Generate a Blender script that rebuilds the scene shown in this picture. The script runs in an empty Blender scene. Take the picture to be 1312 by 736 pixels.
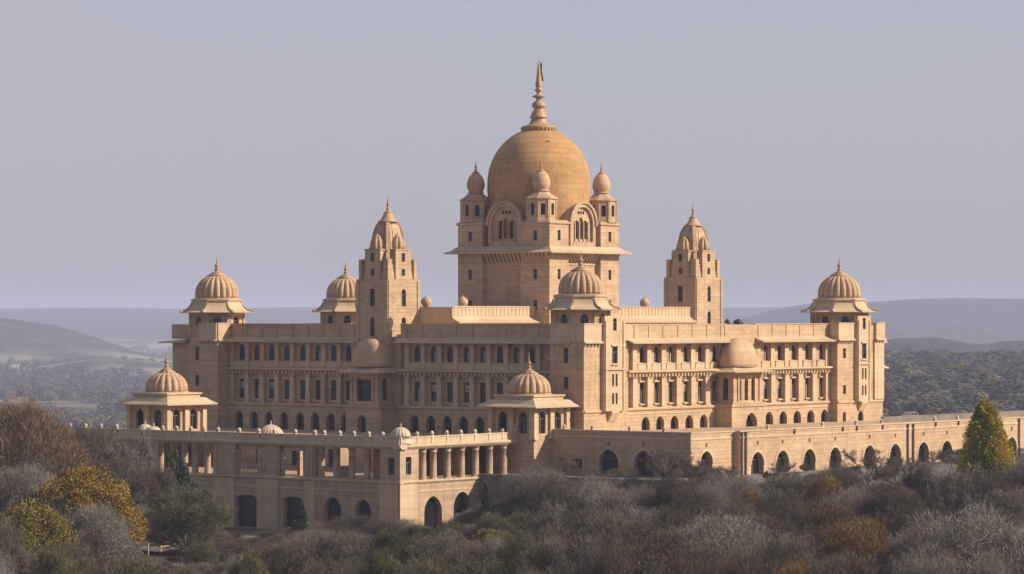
import bpy, math, random
import numpy as np
from mathutils import Vector

# ------------------------------------------------------------------ camera, sky, sun, exposure
sc = bpy.context.scene
C = sc.collection
ANG = math.radians(38.0)
CA, SA = math.cos(ANG), math.sin(ANG)          # view direction in plan (CA, SA); right-hand direction (SA, -CA)
FPX, DIST, LAT0, ZC, HOR = 4200.0, 525.0, 11.5, 18.0, 405.0
cam_xy = (-DIST * CA - LAT0 * SA, -DIST * SA + LAT0 * CA)
cd = bpy.data.cameras.new('camera')
cam = bpy.data.objects.new('camera', cd)
C.objects.link(cam)
cam.location = (cam_xy[0], cam_xy[1], ZC)
cam.rotation_euler = (math.pi / 2, 0, math.atan2(SA, CA) - math.pi / 2)
cd.sensor_width = 36.0
cd.lens = FPX / 1312 * 36.0
cd.shift_y = (HOR - 368.0) / 1312.0
cd.clip_start = 1.0
cd.clip_end = 60000.0
sc.camera = cam

SUN = Vector((0.45, -0.85, 0.56)).normalized()
world = bpy.data.worlds.new("World")
sc.world = world
world.use_nodes = True
wn = world.node_tree
bg = wn.nodes['Background']
sky = wn.nodes.new('ShaderNodeTexSky')
sky.sky_type = 'NISHITA'
sky.sun_disc = False
sky.sun_elevation = math.asin(SUN.z)
sky.sun_rotation = math.atan2(SUN.x, SUN.y)
sky.altitude = 200
sky.air_density = 1.0
sky.dust_density = 2.0
sky.ozone_density = 3.0
mx = wn.nodes.new('ShaderNodeMix')                # thin even haze veil over the clear sky
mx.data_type = 'RGBA'
tcs = wn.nodes.new('ShaderNodeTexCoord')
nzs = wn.nodes.new('ShaderNodeTexNoise'); nzs.inputs['Scale'].default_value = 5.0; nzs.inputs['Detail'].default_value = 3
mps = wn.nodes.new('ShaderNodeMapping'); mps.inputs['Scale'].default_value = (1, 1, 3.0)
wn.links.new(tcs.outputs['Generated'], mps.inputs[0]); wn.links.new(mps.outputs[0], nzs.inputs['Vector'])
mrs = wn.nodes.new('ShaderNodeMapRange')
mrs.inputs[1].default_value = 0.3; mrs.inputs[2].default_value = 0.7; mrs.inputs[3].default_value = 0.72; mrs.inputs[4].default_value = 0.92
wn.links.new(nzs.outputs['Fac'], mrs.inputs[0])
sps = wn.nodes.new('ShaderNodeSeparateXYZ'); wn.links.new(tcs.outputs['Generated'], sps.inputs[0])
els = wn.nodes.new('ShaderNodeMapRange')               # the veil thins out towards the zenith
els.inputs[1].default_value = 0.08; els.inputs[2].default_value = 0.55; els.inputs[3].default_value = 1.0; els.inputs[4].default_value = 0.45
wn.links.new(sps.outputs[2], els.inputs[0])
mus = wn.nodes.new('ShaderNodeMath'); mus.operation = 'MULTIPLY'
wn.links.new(mrs.outputs[0], mus.inputs[0]); wn.links.new(els.outputs[0], mus.inputs[1])
wn.links.new(mus.outputs[0], mx.inputs[0])
wn.links.new(sky.outputs[0], mx.inputs[6])
mx.inputs[7].default_value = (3.30, 3.20, 3.72, 1)
wn.links.new(mx.outputs[2], bg.inputs[0])
bg.inputs[1].default_value = 0.105
sl = bpy.data.lights.new('sun', 'SUN')
sl.energy = 4.7
sl.angle = math.radians(0.5)
sl.color = (1.0, 0.89, 0.74)
so = bpy.data.objects.new('sun', sl)
C.objects.link(so)
so.rotation_euler = SUN.to_track_quat('Z', 'Y').to_euler()
vs = sc.view_settings
vs.view_transform = 'Standard'
vs.look = 'None'
vs.gamma = 1.0
vs.exposure = 0.46
vs.use_curve_mapping = False
HAZE_DENSITY = 0.9e-4

# ------------------------------------------------------------------ plan helpers
def ux(px, y):                                   # x on the plane Y = y
    k = (px - 656) / FPX
    return (k * (DIST + SA * y) - LAT0 + CA * y) / (SA - k * CA)
def uy(px, x):                                   # y on the plane X = x
    k = (px - 656) / FPX
    return (LAT0 + SA * x - k * (DIST + CA * x)) / (CA + k * SA)
def ground(lat, dep):                            # plan point from sideways offset and distance
    return (cam_xy[0] + CA * dep + SA * lat, cam_xy[1] + SA * dep - CA * lat)
def at(px, dep):
    return ground((px - 656) / FPX * dep, dep)
def zat(y, dep):
    return ZC + (HOR - y) / FPX * dep

# ------------------------------------------------------------------ materials
def new_mat(name):
    m = bpy.data.materials.new(name)
    m.use_nodes = True
    n = m.node_tree.nodes
    return m, n, m.node_tree.links, n['Principled BSDF']
def ramp(n, stops):
    r = n.new('ShaderNodeValToRGB')
    e = r.color_ramp.elements
    while len(e) < len(stops):
        e.new(0.5)
    for i, (p, c) in enumerate(stops):
        e[i].position = p
        e[i].color = (*c, 1)
    return r
def mixc(n, l, a, b, fac, mode='MIX'):
    x = n.new('ShaderNodeMix')
    x.data_type = 'RGBA'
    x.blend_type = mode
    if isinstance(fac, (int, float)):
        x.inputs[0].default_value = fac
    else:
        l.new(fac, x.inputs[0])
    for v, s in ((a, 6), (b, 7)):
        if isinstance(v, tuple):
            x.inputs[s].default_value = (*v, 1)
        else:
            l.new(v, x.inputs[s])
    return x.outputs[2]
def noise(n, l, vec, scale, detail=4, rough=0.55):
    t = n.new('ShaderNodeTexNoise')
    t.inputs['Scale'].default_value = scale
    t.inputs['Detail'].default_value = detail
    t.inputs['Roughness'].default_value = rough
    l.new(vec, t.inputs['Vector'])
    return t.outputs['Fac']
def stone_mat(name, c_dark, c_mid, c_light, blocks=True, course=0.62):
    m, n, l, b = new_mat(name)
    g = n.new('ShaderNodeNewGeometry')
    pos = g.outputs['Position']
    sep = n.new('ShaderNodeSeparateXYZ')
    l.new(pos, sep.inputs[0])
    add = n.new('ShaderNodeMath'); add.operation = 'ADD'
    l.new(sep.outputs[0], add.inputs[0]); l.new(sep.outputs[1], add.inputs[1])
    comb = n.new('ShaderNodeCombineXYZ')
    l.new(add.outputs[0], comb.inputs[0]); l.new(sep.outputs[2], comb.inputs[1])
    # horizontal bedding: courses of slightly different stone
    mp = n.new('ShaderNodeMapping'); mp.inputs['Scale'].default_value = (0.05, 0.05, 1.5)
    l.new(pos, mp.inputs[0])
    band = noise(n, l, mp.outputs[0], 1.0, 5, 0.7)
    blot = noise(n, l, pos, 0.22, 6, 0.6)
    ad = n.new('ShaderNodeMath'); ad.operation = 'ADD'
    l.new(band, ad.inputs[0]); l.new(blot, ad.inputs[1])
    hf = n.new('ShaderNodeMath'); hf.operation = 'MULTIPLY'; hf.inputs[1].default_value = 0.5
    l.new(ad.outputs[0], hf.inputs[0])
    base = ramp(n, [(0.36, c_dark), (0.5, c_mid), (0.64, c_light)])
    l.new(hf.outputs[0], base.inputs[0])
    col = base.outputs[0]
    # rain streaks
    mp2 = n.new('ShaderNodeMapping'); mp2.inputs['Scale'].default_value = (1.1, 1.1, 0.06)
    l.new(pos, mp2.inputs[0])
    st = noise(n, l, mp2.outputs[0], 1.0, 5, 0.65)
    rs = ramp(n, [(0.5, (0, 0, 0)), (0.74, (0.42, 0.42, 0.42))])
    l.new(st, rs.inputs[0])
    col = mixc(n, l, col, tuple(v * 0.55 for v in c_dark), rs.outputs[0])
    if blocks:
        br = n.new('ShaderNodeTexBrick')
        br.inputs['Scale'].default_value = 1.0
        br.inputs['Brick Width'].default_value = course * 2.3
        br.inputs['Row Height'].default_value = course
        br.inputs['Mortar Size'].default_value = 0.035
        br.inputs['Color1'].default_value = (0.82, 0.81, 0.80, 1)
        br.inputs['Color2'].default_value = (1.09, 1.07, 1.05, 1)
        br.inputs['Mortar'].default_value = (0.62, 0.6, 0.58, 1)
        l.new(comb.outputs[0], br.inputs['Vector'])
        col = mixc(n, l, col, br.outputs[0], 0.75, 'MULTIPLY')
    fine = noise(n, l, pos, 3.5, 5, 0.7)
    fr = ramp(n, [(0.3, (0.86, 0.86, 0.86)), (0.7, (1.1, 1.1, 1.1))])
    l.new(fine, fr.inputs[0])
    col = mixc(n, l, col, fr.outputs[0], 1.0, 'MULTIPLY')
    l.new(col, b.inputs['Base Color'])
    b.inputs['Roughness'].default_value = 0.88
    bp = n.new('ShaderNodeBump'); bp.inputs['Strength'].default_value = 0.25; bp.inputs['Distance'].default_value = 0.15
    l.new(fine, bp.inputs['Height'])
    l.new(bp.outputs[0], b.inputs['Normal'])
    return m
def plain_mat(name, c, rough=0.8, metal=0.0, var=0.25, scale=2.0):
    m, n, l, b = new_mat(name)
    g = n.new('ShaderNodeNewGeometry')
    f = noise(n, l, g.outputs['Position'], scale, 5)
    r = ramp(n, [(0.3, tuple(v * (1 - var) for v in c)), (0.7, tuple(v * (1 + var) for v in c))])
    l.new(f, r.inputs[0])
    l.new(r.outputs[0], b.inputs['Base Color'])
    b.inputs['Roughness'].default_value = rough
    b.inputs['Metallic'].default_value = metal
    return m
def leaf_mat(name, stops, rough=0.75, rand=0.35, scale=0.35, isl=0.16):
    m, n, l, b = new_mat(name)
    g = n.new('ShaderNodeNewGeometry')
    f = noise(n, l, g.outputs['Position'], scale, 3)
    oi = n.new('ShaderNodeObjectInfo')
    ri = n.new('ShaderNodeMath'); ri.operation = 'MULTIPLY_ADD'
    ri.inputs[1].default_value = rand; ri.inputs[2].default_value = -rand / 2
    l.new(oi.outputs['Random'], ri.inputs[0])
    ad = n.new('ShaderNodeMath'); ad.operation = 'ADD'
    l.new(f, ad.inputs[0]); l.new(ri.outputs[0], ad.inputs[1])
    rr = n.new('ShaderNodeMath'); rr.operation = 'MULTIPLY_ADD'; rr.inputs[1].default_value = isl; rr.inputs[2].default_value = -isl / 2
    l.new(g.outputs['Random Per Island'], rr.inputs[0])
    a2 = n.new('ShaderNodeMath'); a2.operation = 'ADD'
    l.new(ad.outputs[0], a2.inputs[0]); l.new(rr.outputs[0], a2.inputs[1])
    r = ramp(n, stops)
    l.new(a2.outputs[0], r.inputs[0])
    l.new(r.outputs[0], b.inputs['Base Color'])
    b.inputs['Roughness'].default_value = rough
    b.inputs['Specular IOR Level'].default_value = 0.15
    return m

M = {}
M['stone'] = stone_mat('sandstone', (0.37, 0.240, 0.134), (0.455, 0.305, 0.176), (0.52, 0.360, 0.220))
M['trim'] = stone_mat('sandstone_trim', (0.40, 0.275, 0.160), (0.49, 0.345, 0.205), (0.56, 0.405, 0.255), False)
M['dome'] = stone_mat('dome_stone', (0.355, 0.190, 0.066), (0.42, 0.232, 0.084), (0.47, 0.278, 0.112), True, 0.9)
M['rib'] = stone_mat('ribbed_dome_stone', (0.36, 0.22, 0.115), (0.45, 0.285, 0.155), (0.52, 0.35, 0.20), False)
M['pale'] = stone_mat('pale_dome_stone', (0.40, 0.30, 0.21), (0.50, 0.385, 0.275), (0.57, 0.45, 0.33), False)
M['lower'] = stone_mat('weathered_sandstone', (0.33, 0.220, 0.138), (0.41, 0.279, 0.177), (0.48, 0.334, 0.217), True, 0.75)
M['finial'] = plain_mat('bronze_finial', (0.34, 0.195, 0.085), 0.55, 0.0)
M['gilt'] = plain_mat('gilt_spire', (0.37, 0.215, 0.085), 0.55, 0.0)
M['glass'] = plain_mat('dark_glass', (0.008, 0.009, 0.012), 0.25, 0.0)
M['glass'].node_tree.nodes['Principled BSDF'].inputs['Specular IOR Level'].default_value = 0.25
M['wood'] = plain_mat('dark_timber', (0.055, 0.035, 0.026), 0.6)
M['frame'] = plain_mat('window_frame', (0.11, 0.09, 0.08), 0.6)
M['dark'] = plain_mat('dark_metal', (0.03, 0.028, 0.027), 0.6)
M['pipe'] = plain_mat('rusty_pipe', (0.16, 0.085, 0.06), 0.7)
M['retain'] = stone_mat('dark_retaining_stone', (0.13, 0.10, 0.082), (0.18, 0.142, 0.115), (0.23, 0.18, 0.145), True, 0.45)
M['asphalt'] = plain_mat('road_surface', (0.135, 0.113, 0.092), 0.9, 0, 0.35, 0.25)
M['white'] = plain_mat('white_paint', (0.72, 0.70, 0.66), 0.5, 0, 0.06)
M['silver'] = plain_mat('silver_grey_paint', (0.26, 0.25, 0.24), 0.4, 0, 0.05)
M['blind'] = plain_mat('faded_blind', (0.38, 0.33, 0.27), 0.9, 0, 0.2)
M['flag'] = plain_mat('flag_cloth', (0.10, 0.055, 0.03), 0.8)
M['farwhite'] = plain_mat('whitewashed_wall', (0.62, 0.58, 0.50), 0.8, 0, 0.15)
M['farroof'] = plain_mat('flat_roof', (0.45, 0.38, 0.32), 0.9)
M['bark'] = leaf_mat('bark', [(0.2, (0.085, 0.066, 0.056)), (0.8, (0.17, 0.14, 0.12))])
M['twig'] = leaf_mat('bare_twigs', [(0.12, (0.088, 0.068, 0.050)), (0.38, (0.125, 0.100, 0.076)), (0.65, (0.152, 0.126, 0.099)), (0.92, (0.215, 0.185, 0.155))], 0.9, 1.0, 0.10)
M['rust'] = leaf_mat('rusty_twigs', [(0.2, (0.115, 0.075, 0.042)), (0.55, (0.18, 0.12, 0.072)), (0.85, (0.24, 0.17, 0.11))], 0.9, 0.2)
M['yellow'] = leaf_mat('yellow_leaves', [(0.2, (0.12, 0.082, 0.02)), (0.5, (0.26, 0.165, 0.03)), (0.85, (0.38, 0.25, 0.05))], 0.75, 0.1, 0.5)
M['olive'] = leaf_mat('yellow_green_leaves', [(0.2, (0.10, 0.085, 0.022)), (0.5, (0.19, 0.15, 0.036)), (0.85, (0.30, 0.23, 0.06))], 0.75, 0.2, 0.5)
M['green'] = leaf_mat('dark_green_leaves', [(0.2, (0.028, 0.045, 0.02)), (0.55, (0.058, 0.080, 0.032)), (0.85, (0.10, 0.125, 0.05))], 0.7, 0.2, 0.6)
M['dull'] = leaf_mat('dull_olive_leaves', [(0.2, (0.055, 0.055, 0.026)), (0.55, (0.105, 0.095, 0.045)), (0.85, (0.16, 0.135, 0.07))], 0.8, 0.3, 0.4)
M['conifer'] = leaf_mat('conifer_needles', [(0.25, (0.035, 0.075, 0.022)), (0.40, (0.14, 0.17, 0.025)), (0.54, (0.54, 0.40, 0.025))], 0.7, 0.0, 0.12)
M['brown'] = leaf_mat('brown_leaves', [(0.2, (0.085, 0.050, 0.022)), (0.55, (0.16, 0.095, 0.038)), (0.85, (0.24, 0.15, 0.06))], 0.8, 0.3, 0.4)
M['wood_far'] = leaf_mat('far_wood_leaves', [(0.3, (0.042, 0.037, 0.030)), (0.48, (0.068, 0.060, 0.045)), (0.6, (0.10, 0.088, 0.055)), (0.72, (0.20, 0.18, 0.075))], 0.9, 0.0, 0.028, 0.04)

# ------------------------------------------------------------------ mesh collector
class MB:
    def __init__(s):
        s.v, s.f, s.m, s.sm = [], [], [], []
        s.mi, s.smooth = 0, False
    def add(s, pts, faces):
        o = len(s.v)
        s.v.extend(pts)
        for f in faces:
            s.f.append([i + o for i in f]); s.m.append(s.mi); s.sm.append(s.smooth)
    def poly(s, pts):
        s.add(pts, [list(range(len(pts)))])
    def hexa(s, p):                              # 8 points: bottom ring then top ring
        s.add(p, [[3, 2, 1, 0], [4, 5, 6, 7], [0, 1, 5, 4], [1, 2, 6, 5], [2, 3, 7, 6], [3, 0, 4, 7]])
    def box(s, x0, x1, y0, y1, z0, z1):
        s.hexa([(x0, y0, z0), (x1, y0, z0), (x1, y1, z0), (x0, y1, z0), (x0, y0, z1), (x1, y0, z1), (x1, y1, z1), (x0, y1, z1)])
    def fbox(s, fr, t0, t1, d0, d1, z0, z1):     # box in a wall's own frame (along, outward, up)
        s.hexa([fr(t0, z0, d0), fr(t1, z0, d0), fr(t1, z0, d1), fr(t0, z0, d1), fr(t0, z1, d0), fr(t1, z1, d0), fr(t1, z1, d1), fr(t0, z1, d1)])
    def section(s, fr, t0, t1, sec):             # a moulding: (outward, up) outline run along the wall
        k = len(sec)
        pts = [fr(t0, z, d) for d, z in sec] + [fr(t1, z, d) for d, z in sec]
        s.add(pts, [list(range(k)), list(range(2 * k - 1, k - 1, -1))] + [[i, (i + 1) % k, (i + 1) % k + k, i + k] for i in range(k)])
    def rings(s, rings, caps=True):
        k = len(rings[0]); o = []
        for r in rings:
            o.extend(r)
        fs = []
        for a in range(len(rings) - 1):
            for i in range(k):
                j = (i + 1) % k
                fs.append([a * k + i, a * k + j, (a + 1) * k + j, (a + 1) * k + i])
        if caps:
            fs.append(list(range(k - 1, -1, -1)))
            fs.append([(len(rings) - 1) * k + i for i in range(k)])
        s.add(o, fs)
    def lathe(s, cx, cy, prof, seg=24, ribs=0, amp=0.0, sx=1.0, sy=1.0, ph=0.0):
        R = []
        for r, z in prof:
            ring = []
            for i in range(seg):
                a = 2 * math.pi * i / seg + ph
                q = r
                if ribs:
                    q = r * (1 - amp * (1 - abs(math.sin(ribs * a / 2))) ** 1.5)
                ring.append((cx + q * sx * math.cos(a), cy + q * sy * math.sin(a), z))
            R.append(ring)
        s.rings(R)
    def build(s, name, mats, parent=None):
        if not isinstance(mats, (list, tuple)):
            mats = [mats]
        org = ORG.get(parent.name, (0, 0, 0)) if parent else (0, 0, 0)
        me = bpy.data.meshes.new(name)
        me.from_pydata([(x - org[0], y - org[1], z - org[2]) for x, y, z in s.v], [], s.f)
        for m in mats:
            me.materials.append(M[m])
        me.polygons.foreach_set('material_index', s.m)
        me.polygons.foreach_set('use_smooth', s.sm)
        me.update()
        o = bpy.data.objects.new(name, me)
        C.objects.link(o)
        if parent:
            o.parent = parent
            ORG[o.name] = org
        return o
ORG = {}
def tag(o, label, cat, group=None):
    o['label'] = label; o['category'] = cat
    if group:
        o['group'] = group
    return o
def struct(o, kind='structure'):
    o['kind'] = kind
    return o
def thing(name, loc, label, cat, group=None):
    o = bpy.data.objects.new(name, None)
    C.objects.link(o)
    o.location = loc
    ORG[o.name] = tuple(loc)
    return tag(o, label, cat, group)
def FX(x0):                                      # wall facing -X; t runs along Y
    f = lambda t, z, d: (x0 - d, t, z)
    f.rot = -math.pi / 2
    return f
def FY(y0):                                      # wall facing -Y; t runs along X
    f = lambda t, z, d: (t, y0 - d, z)
    f.rot = 0.0
    return f
def FN(cx, cy, ang, off):                        # wall facing direction ang, at distance off from a centre
    nx, ny = math.cos(ang), math.sin(ang)
    f = lambda t, z, d: (cx + nx * (off + d) - ny * t, cy + ny * (off + d) + nx * t, z)
    f.rot = ang + math.pi / 2
    return f

# ------------------------------------------------------------------ walls with real openings
def arch_pts(tc, w, zs, ra, n=10, point=0.12):
    out = []
    for i in range(n + 1):
        a = math.pi * (1 - i / n)
        z = math.sin(a)
        out.append((tc + w / 2 * math.cos(a), zs + ra * (z * (1 - point) + point * (1 - abs(math.cos(a))))))
    return out
def op_outline(op):
    tc, w, zb, zt, kind = op
    if kind == 'arch':
        ra = w / 2 * 1.12
        return [(tc - w / 2, zb)] + arch_pts(tc, w, zt - ra, ra) + [(tc + w / 2, zb)]
    if kind == 'seg':
        ra = w * 0.14
        return [(tc - w / 2, zb)] + arch_pts(tc, w, zt - ra, ra, 8, 0.0) + [(tc + w / 2, zb)]
    return [(tc - w / 2, zb), (tc - w / 2, zt), (tc + w / 2, zt), (tc + w / 2, zb)]
def panel(mb, fr, t0, t1, z0, z1, ops=(), depth=0.4, off=0.0, back=None, both=False):
    ops = sorted(ops)
    edges = [t0] + [(ops[i][0] + ops[i + 1][0]) / 2 for i in range(len(ops) - 1)] + [t1]
    for dd in ((off, off - depth) if both else (off,)):
        if not ops:
            mb.poly([fr(t0, z0, dd), fr(t1, z0, dd), fr(t1, z1, dd), fr(t0, z1, dd)])
        for i, op in enumerate(ops):
            a, b = edges[i], edges[i + 1]
            tc, w, zb, zt, kind = op
            l, r = tc - w / 2, tc + w / 2
            out = op_outline(op)
            top = out[1:-1]
            if zb > z0 + 1e-4:
                mb.poly([fr(a, z0, dd), fr(b, z0, dd), fr(b, zb, dd), fr(a, zb, dd)])
            mb.poly([fr(a, zb, dd), fr(l, zb, dd), fr(l, top[0][1], dd), fr(l, z1, dd), fr(a, z1, dd)])
            mb.poly([fr(r, zb, dd), fr(b, zb, dd), fr(b, z1, dd), fr(r, z1, dd), fr(r, top[-1][1], dd)])
            for (ta, za), (tb, zb2) in zip(top[:-1], top[1:]):
                mb.poly([fr(ta, za, dd), fr(tb, zb2, dd), fr(tb, z1, dd), fr(ta, z1, dd)])
    for op in ops:
        out = op_outline(op)
        k = len(out)
        for i in range(k):
            (ta, za), (tb, zb) = out[i], out[(i + 1) % k]
            mb.poly([fr(ta, za, off), fr(tb, zb, off), fr(tb, zb, off - depth), fr(ta, za, off - depth)])
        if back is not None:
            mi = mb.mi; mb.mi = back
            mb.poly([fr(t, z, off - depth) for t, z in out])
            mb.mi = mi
WIN = {}
def window_mesh(kind, w, h, style):
    key = (kind, round(w, 2), round(h, 2), style)
    if key in WIN:
        return WIN[key]
    mb = MB()
    fr = lambda t, z, d: (t, -d, z)
    op = (0, w, 0, h, kind)
    out = op_outline(op)
    mb.mi = 0
    mb.poly([fr(t, z, 0.0) for t, z in out])
    mb.mi = 1
    fw = 0.09 if w < 2 else 0.14
    cx, cz = 0, h * 0.5
    inn = [(t * (1 - 2 * fw / w), fw + z * (1 - 2 * fw / h)) for t, z in out]
    k = len(out)
    for i in range(k):
        j = (i + 1) % k
        mb.poly([fr(*out[i], 0.07), fr(*out[j], 0.07), fr(*inn[j], 0.07), fr(*inn[i], 0.07)])
        mb.poly([fr(*inn[i], 0.07), fr(*inn[j], 0.07), fr(*inn[j], 0.0), fr(*inn[i], 0.0)])
    if style != 'plain':
        mb.fbox(fr, -0.05, 0.05, 0.005, 0.06, fw, h * 0.66)
        mb.fbox(fr, -w / 2 + fw, w / 2 - fw, 0.005, 0.075, h * 0.66, h * 0.66 + 0.1)
    if style == 'blind':
        mb.mi = 2
        mb.poly([fr(t * 0.8, z, 0.02) for t, z in ((-w / 2, h * 0.52), (w / 2, h * 0.52), (w / 2, h * 0.86), (-w / 2, h * 0.86))])
    if style == 'shutter':                        # pale half-open shutter leaves
        mb.mi = 2
        mb.fbox(fr, 0.06, w * 0.26, 0.02, 0.05, fw, h * 0.64)
    me = bpy.data.meshes.new('window')
    me.from_pydata(mb.v, [], mb.f)
    for m in ('glass', 'frame', 'blind'):
        me.materials.append(M[m])
    me.polygons.foreach_set('material_index', mb.m)
    me.update()
    WIN[key] = me
    return me
def put_window(fr, op, d, parent, name='window', style='bars'):
    tc, w, zb, zt, kind = op
    me = window_mesh(kind, w + 0.02, zt - zb + 0.01, style)
    o = bpy.data.objects.new(name, me)
    C.objects.link(o)
    p = fr(tc, zb - 0.005, d)
    g = ORG[parent.name]
    o.parent = parent
    o.location = (p[0] - g[0], p[1] - g[1], p[2] - g[2])
    o.rotation_euler = (0, 0, fr.rot)
    ORG[o.name] = g
    return o
def ring_poly(cx, cy, n, apo, z, ph=None):
    R = apo / math.cos(math.pi / n)
    ph = math.pi / n if ph is None else ph
    return [(cx + R * math.cos(2 * math.pi * i / n + ph), cy + R * math.sin(2 * math.pi * i / n + ph), z) for i in range(n)]
def rect_ring(x0, x1, y0, y1, z, g=0.0):
    return [(x0 - g, y0 - g, z), (x1 + g, y0 - g, z), (x1 + g, y1 + g, z), (x0 - g, y1 + g, z)]
FIN = [(0.95, 0.0), (1.05, 0.12), (0.85, 0.22), (0.42, 0.42), (0.30, 0.62), (0.46, 0.74), (0.30, 0.86), (0.17, 1.0), (0.34, 1.16), (0.40, 1.3), (0.28, 1.46), (0.12, 1.62), (0.2, 1.74), (0.1, 1.9), (0.07, 2.3), (0.02, 2.9)]
def finial(cx, cy, z, s, h, parent, mat='finial'):
    mb = MB(); mb.smooth = True
    mb.lathe(cx, cy, [(r * s, z + q / 2.9 * h) for r, q in FIN], 14)
    return mb.build('finial', mat, parent)
def ribbed(cx, cy, z, r, h, parent, mat='rib', ribs=20, bulge=0.07, name='dome'):
    mb = MB(); mb.smooth = True
    prof = []
    for i in range(15):
        a = i / 14 * math.pi / 2 * 0.97
        prof.append((r * (math.cos(a) ** 0.92) * (1 + bulge * math.sin(2 * a)) / (1 + bulge * 0.35), z + h * math.sin(a)))
    mb.lathe(cx, cy, [(r * 1.04, z - 0.25), (r * 1.04, z - 0.05)], 40)
    mb.lathe(cx, cy, prof, ribs * 6, ribs, 0.14)
    return mb.build(name, mat, parent)

def chhatri(cx, cy, parent, zb=14.5, s=1.0, z0=18.7):
    """octagonal kiosk crowning a tower: walls, windows, flared eave, drum, ribbed dome, finial"""
    A = 4.45 * s
    half = A * math.tan(math.pi / 8)
    mb = MB()
    ops = [(0, 1.35 * s, z0 - 3.0, z0 - 0.55, 'arch')]
    wins = []
    for k in range(8):
        fr = FN(cx, cy, k * math.pi / 4, A)
        panel(mb, fr, -half, half, zb, z0 + 1.0, ops, 0.4)
        if math.cos(k * math.pi / 4 - ANG) < 0.3:
            wins.append(fr)
        fr2 = FN(cx, cy, (k + 0.5) * math.pi / 4, A / math.cos(math.pi / 8) - 0.12)
        mb.fbox(fr2, -0.36, 0.36, -0.3, 0.24, zb, z0 + 0.4)
    wall = mb.build('kiosk_wall', 'stone', parent)
    for fr in wins:
        put_window(fr, ops[0], -0.38, parent)
    mb = MB()
    E = [(A + 0.05, z0 + 0.25), (A + 1.65 * s, z0), (A + 1.72 * s, z0 + 0.12), (A + 0.8 * s, z0 + 0.40), (A + 0.2 * s, z0 + 0.85), (A - 0.05 * s, z0 + 1.25), (A - 0.2 * s, z0 + 1.75)]
    mb.rings([ring_poly(cx, cy, 8, a, z) for a, z in E], False)
    for k in (3.5, 4.5, 5.5, 6.5, 7.5, 2.5):      # hip ridges
        a = k * math.pi / 4
        c8 = math.cos(math.pi / 8)
        p = [FN(cx, cy, a, 0)(0, z + 0.05, q / c8) for q, z in E[2:]]
        for i in range(len(p) - 1):
            n_ = Vector((-math.sin(a), math.cos(a), 0)) * 0.16
            P, Q = Vector(p[i]), Vector(p[i + 1])
            up = Vector((0, 0, 0.22))
            mb.hexa([tuple(v) for v in (P - n_, P + n_, Q + n_, Q - n_, P - n_ + up, P + n_ + up, Q + n_ + up, Q - n_ + up)])
    mb.build('eave', 'trim', parent)
    mb = MB()
    D = A - 0.35 * s
    mb.rings([ring_poly(cx, cy, 8, a, z) for a, z in ((D, z0 + 1.2), (D, z0 + 2.15), (D + 0.22, z0 + 2.2), (D + 0.22, z0 + 2.45), (D - 0.2, z0 + 2.5))])
    mb.build('drum', 'trim', parent)
    r = 3.72 * s
    ribbed(cx, cy, z0 + 2.7, r, 3.95 * s, parent)
    mb = MB(); mb.smooth = True
    mb.lathe(cx, cy, [(1.5 * s, z0 + 2.7 + 3.66 * s), (1.66 * s, z0 + 2.7 + 3.8 * s), (1.2 * s, z0 + 2.7 + 4.0 * s), (0.8 * s, z0 + 2.7 + 4.2 * s)], 20, 10, 0.12)
    mb.build('lotus_cap', 'rib', parent)
    finial(cx, cy, z0 + 2.7 + 4.0 * s, 1.0 * s, 3.2 * s, parent)

# ================================================================== THE PALACE
palace = thing('palace', (40, 40, -2), 'huge sandstone palace with ochre central dome and tall corner towers on the hilltop', 'palace')
RW, LW = FY(1.5), FX(3.0)

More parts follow.
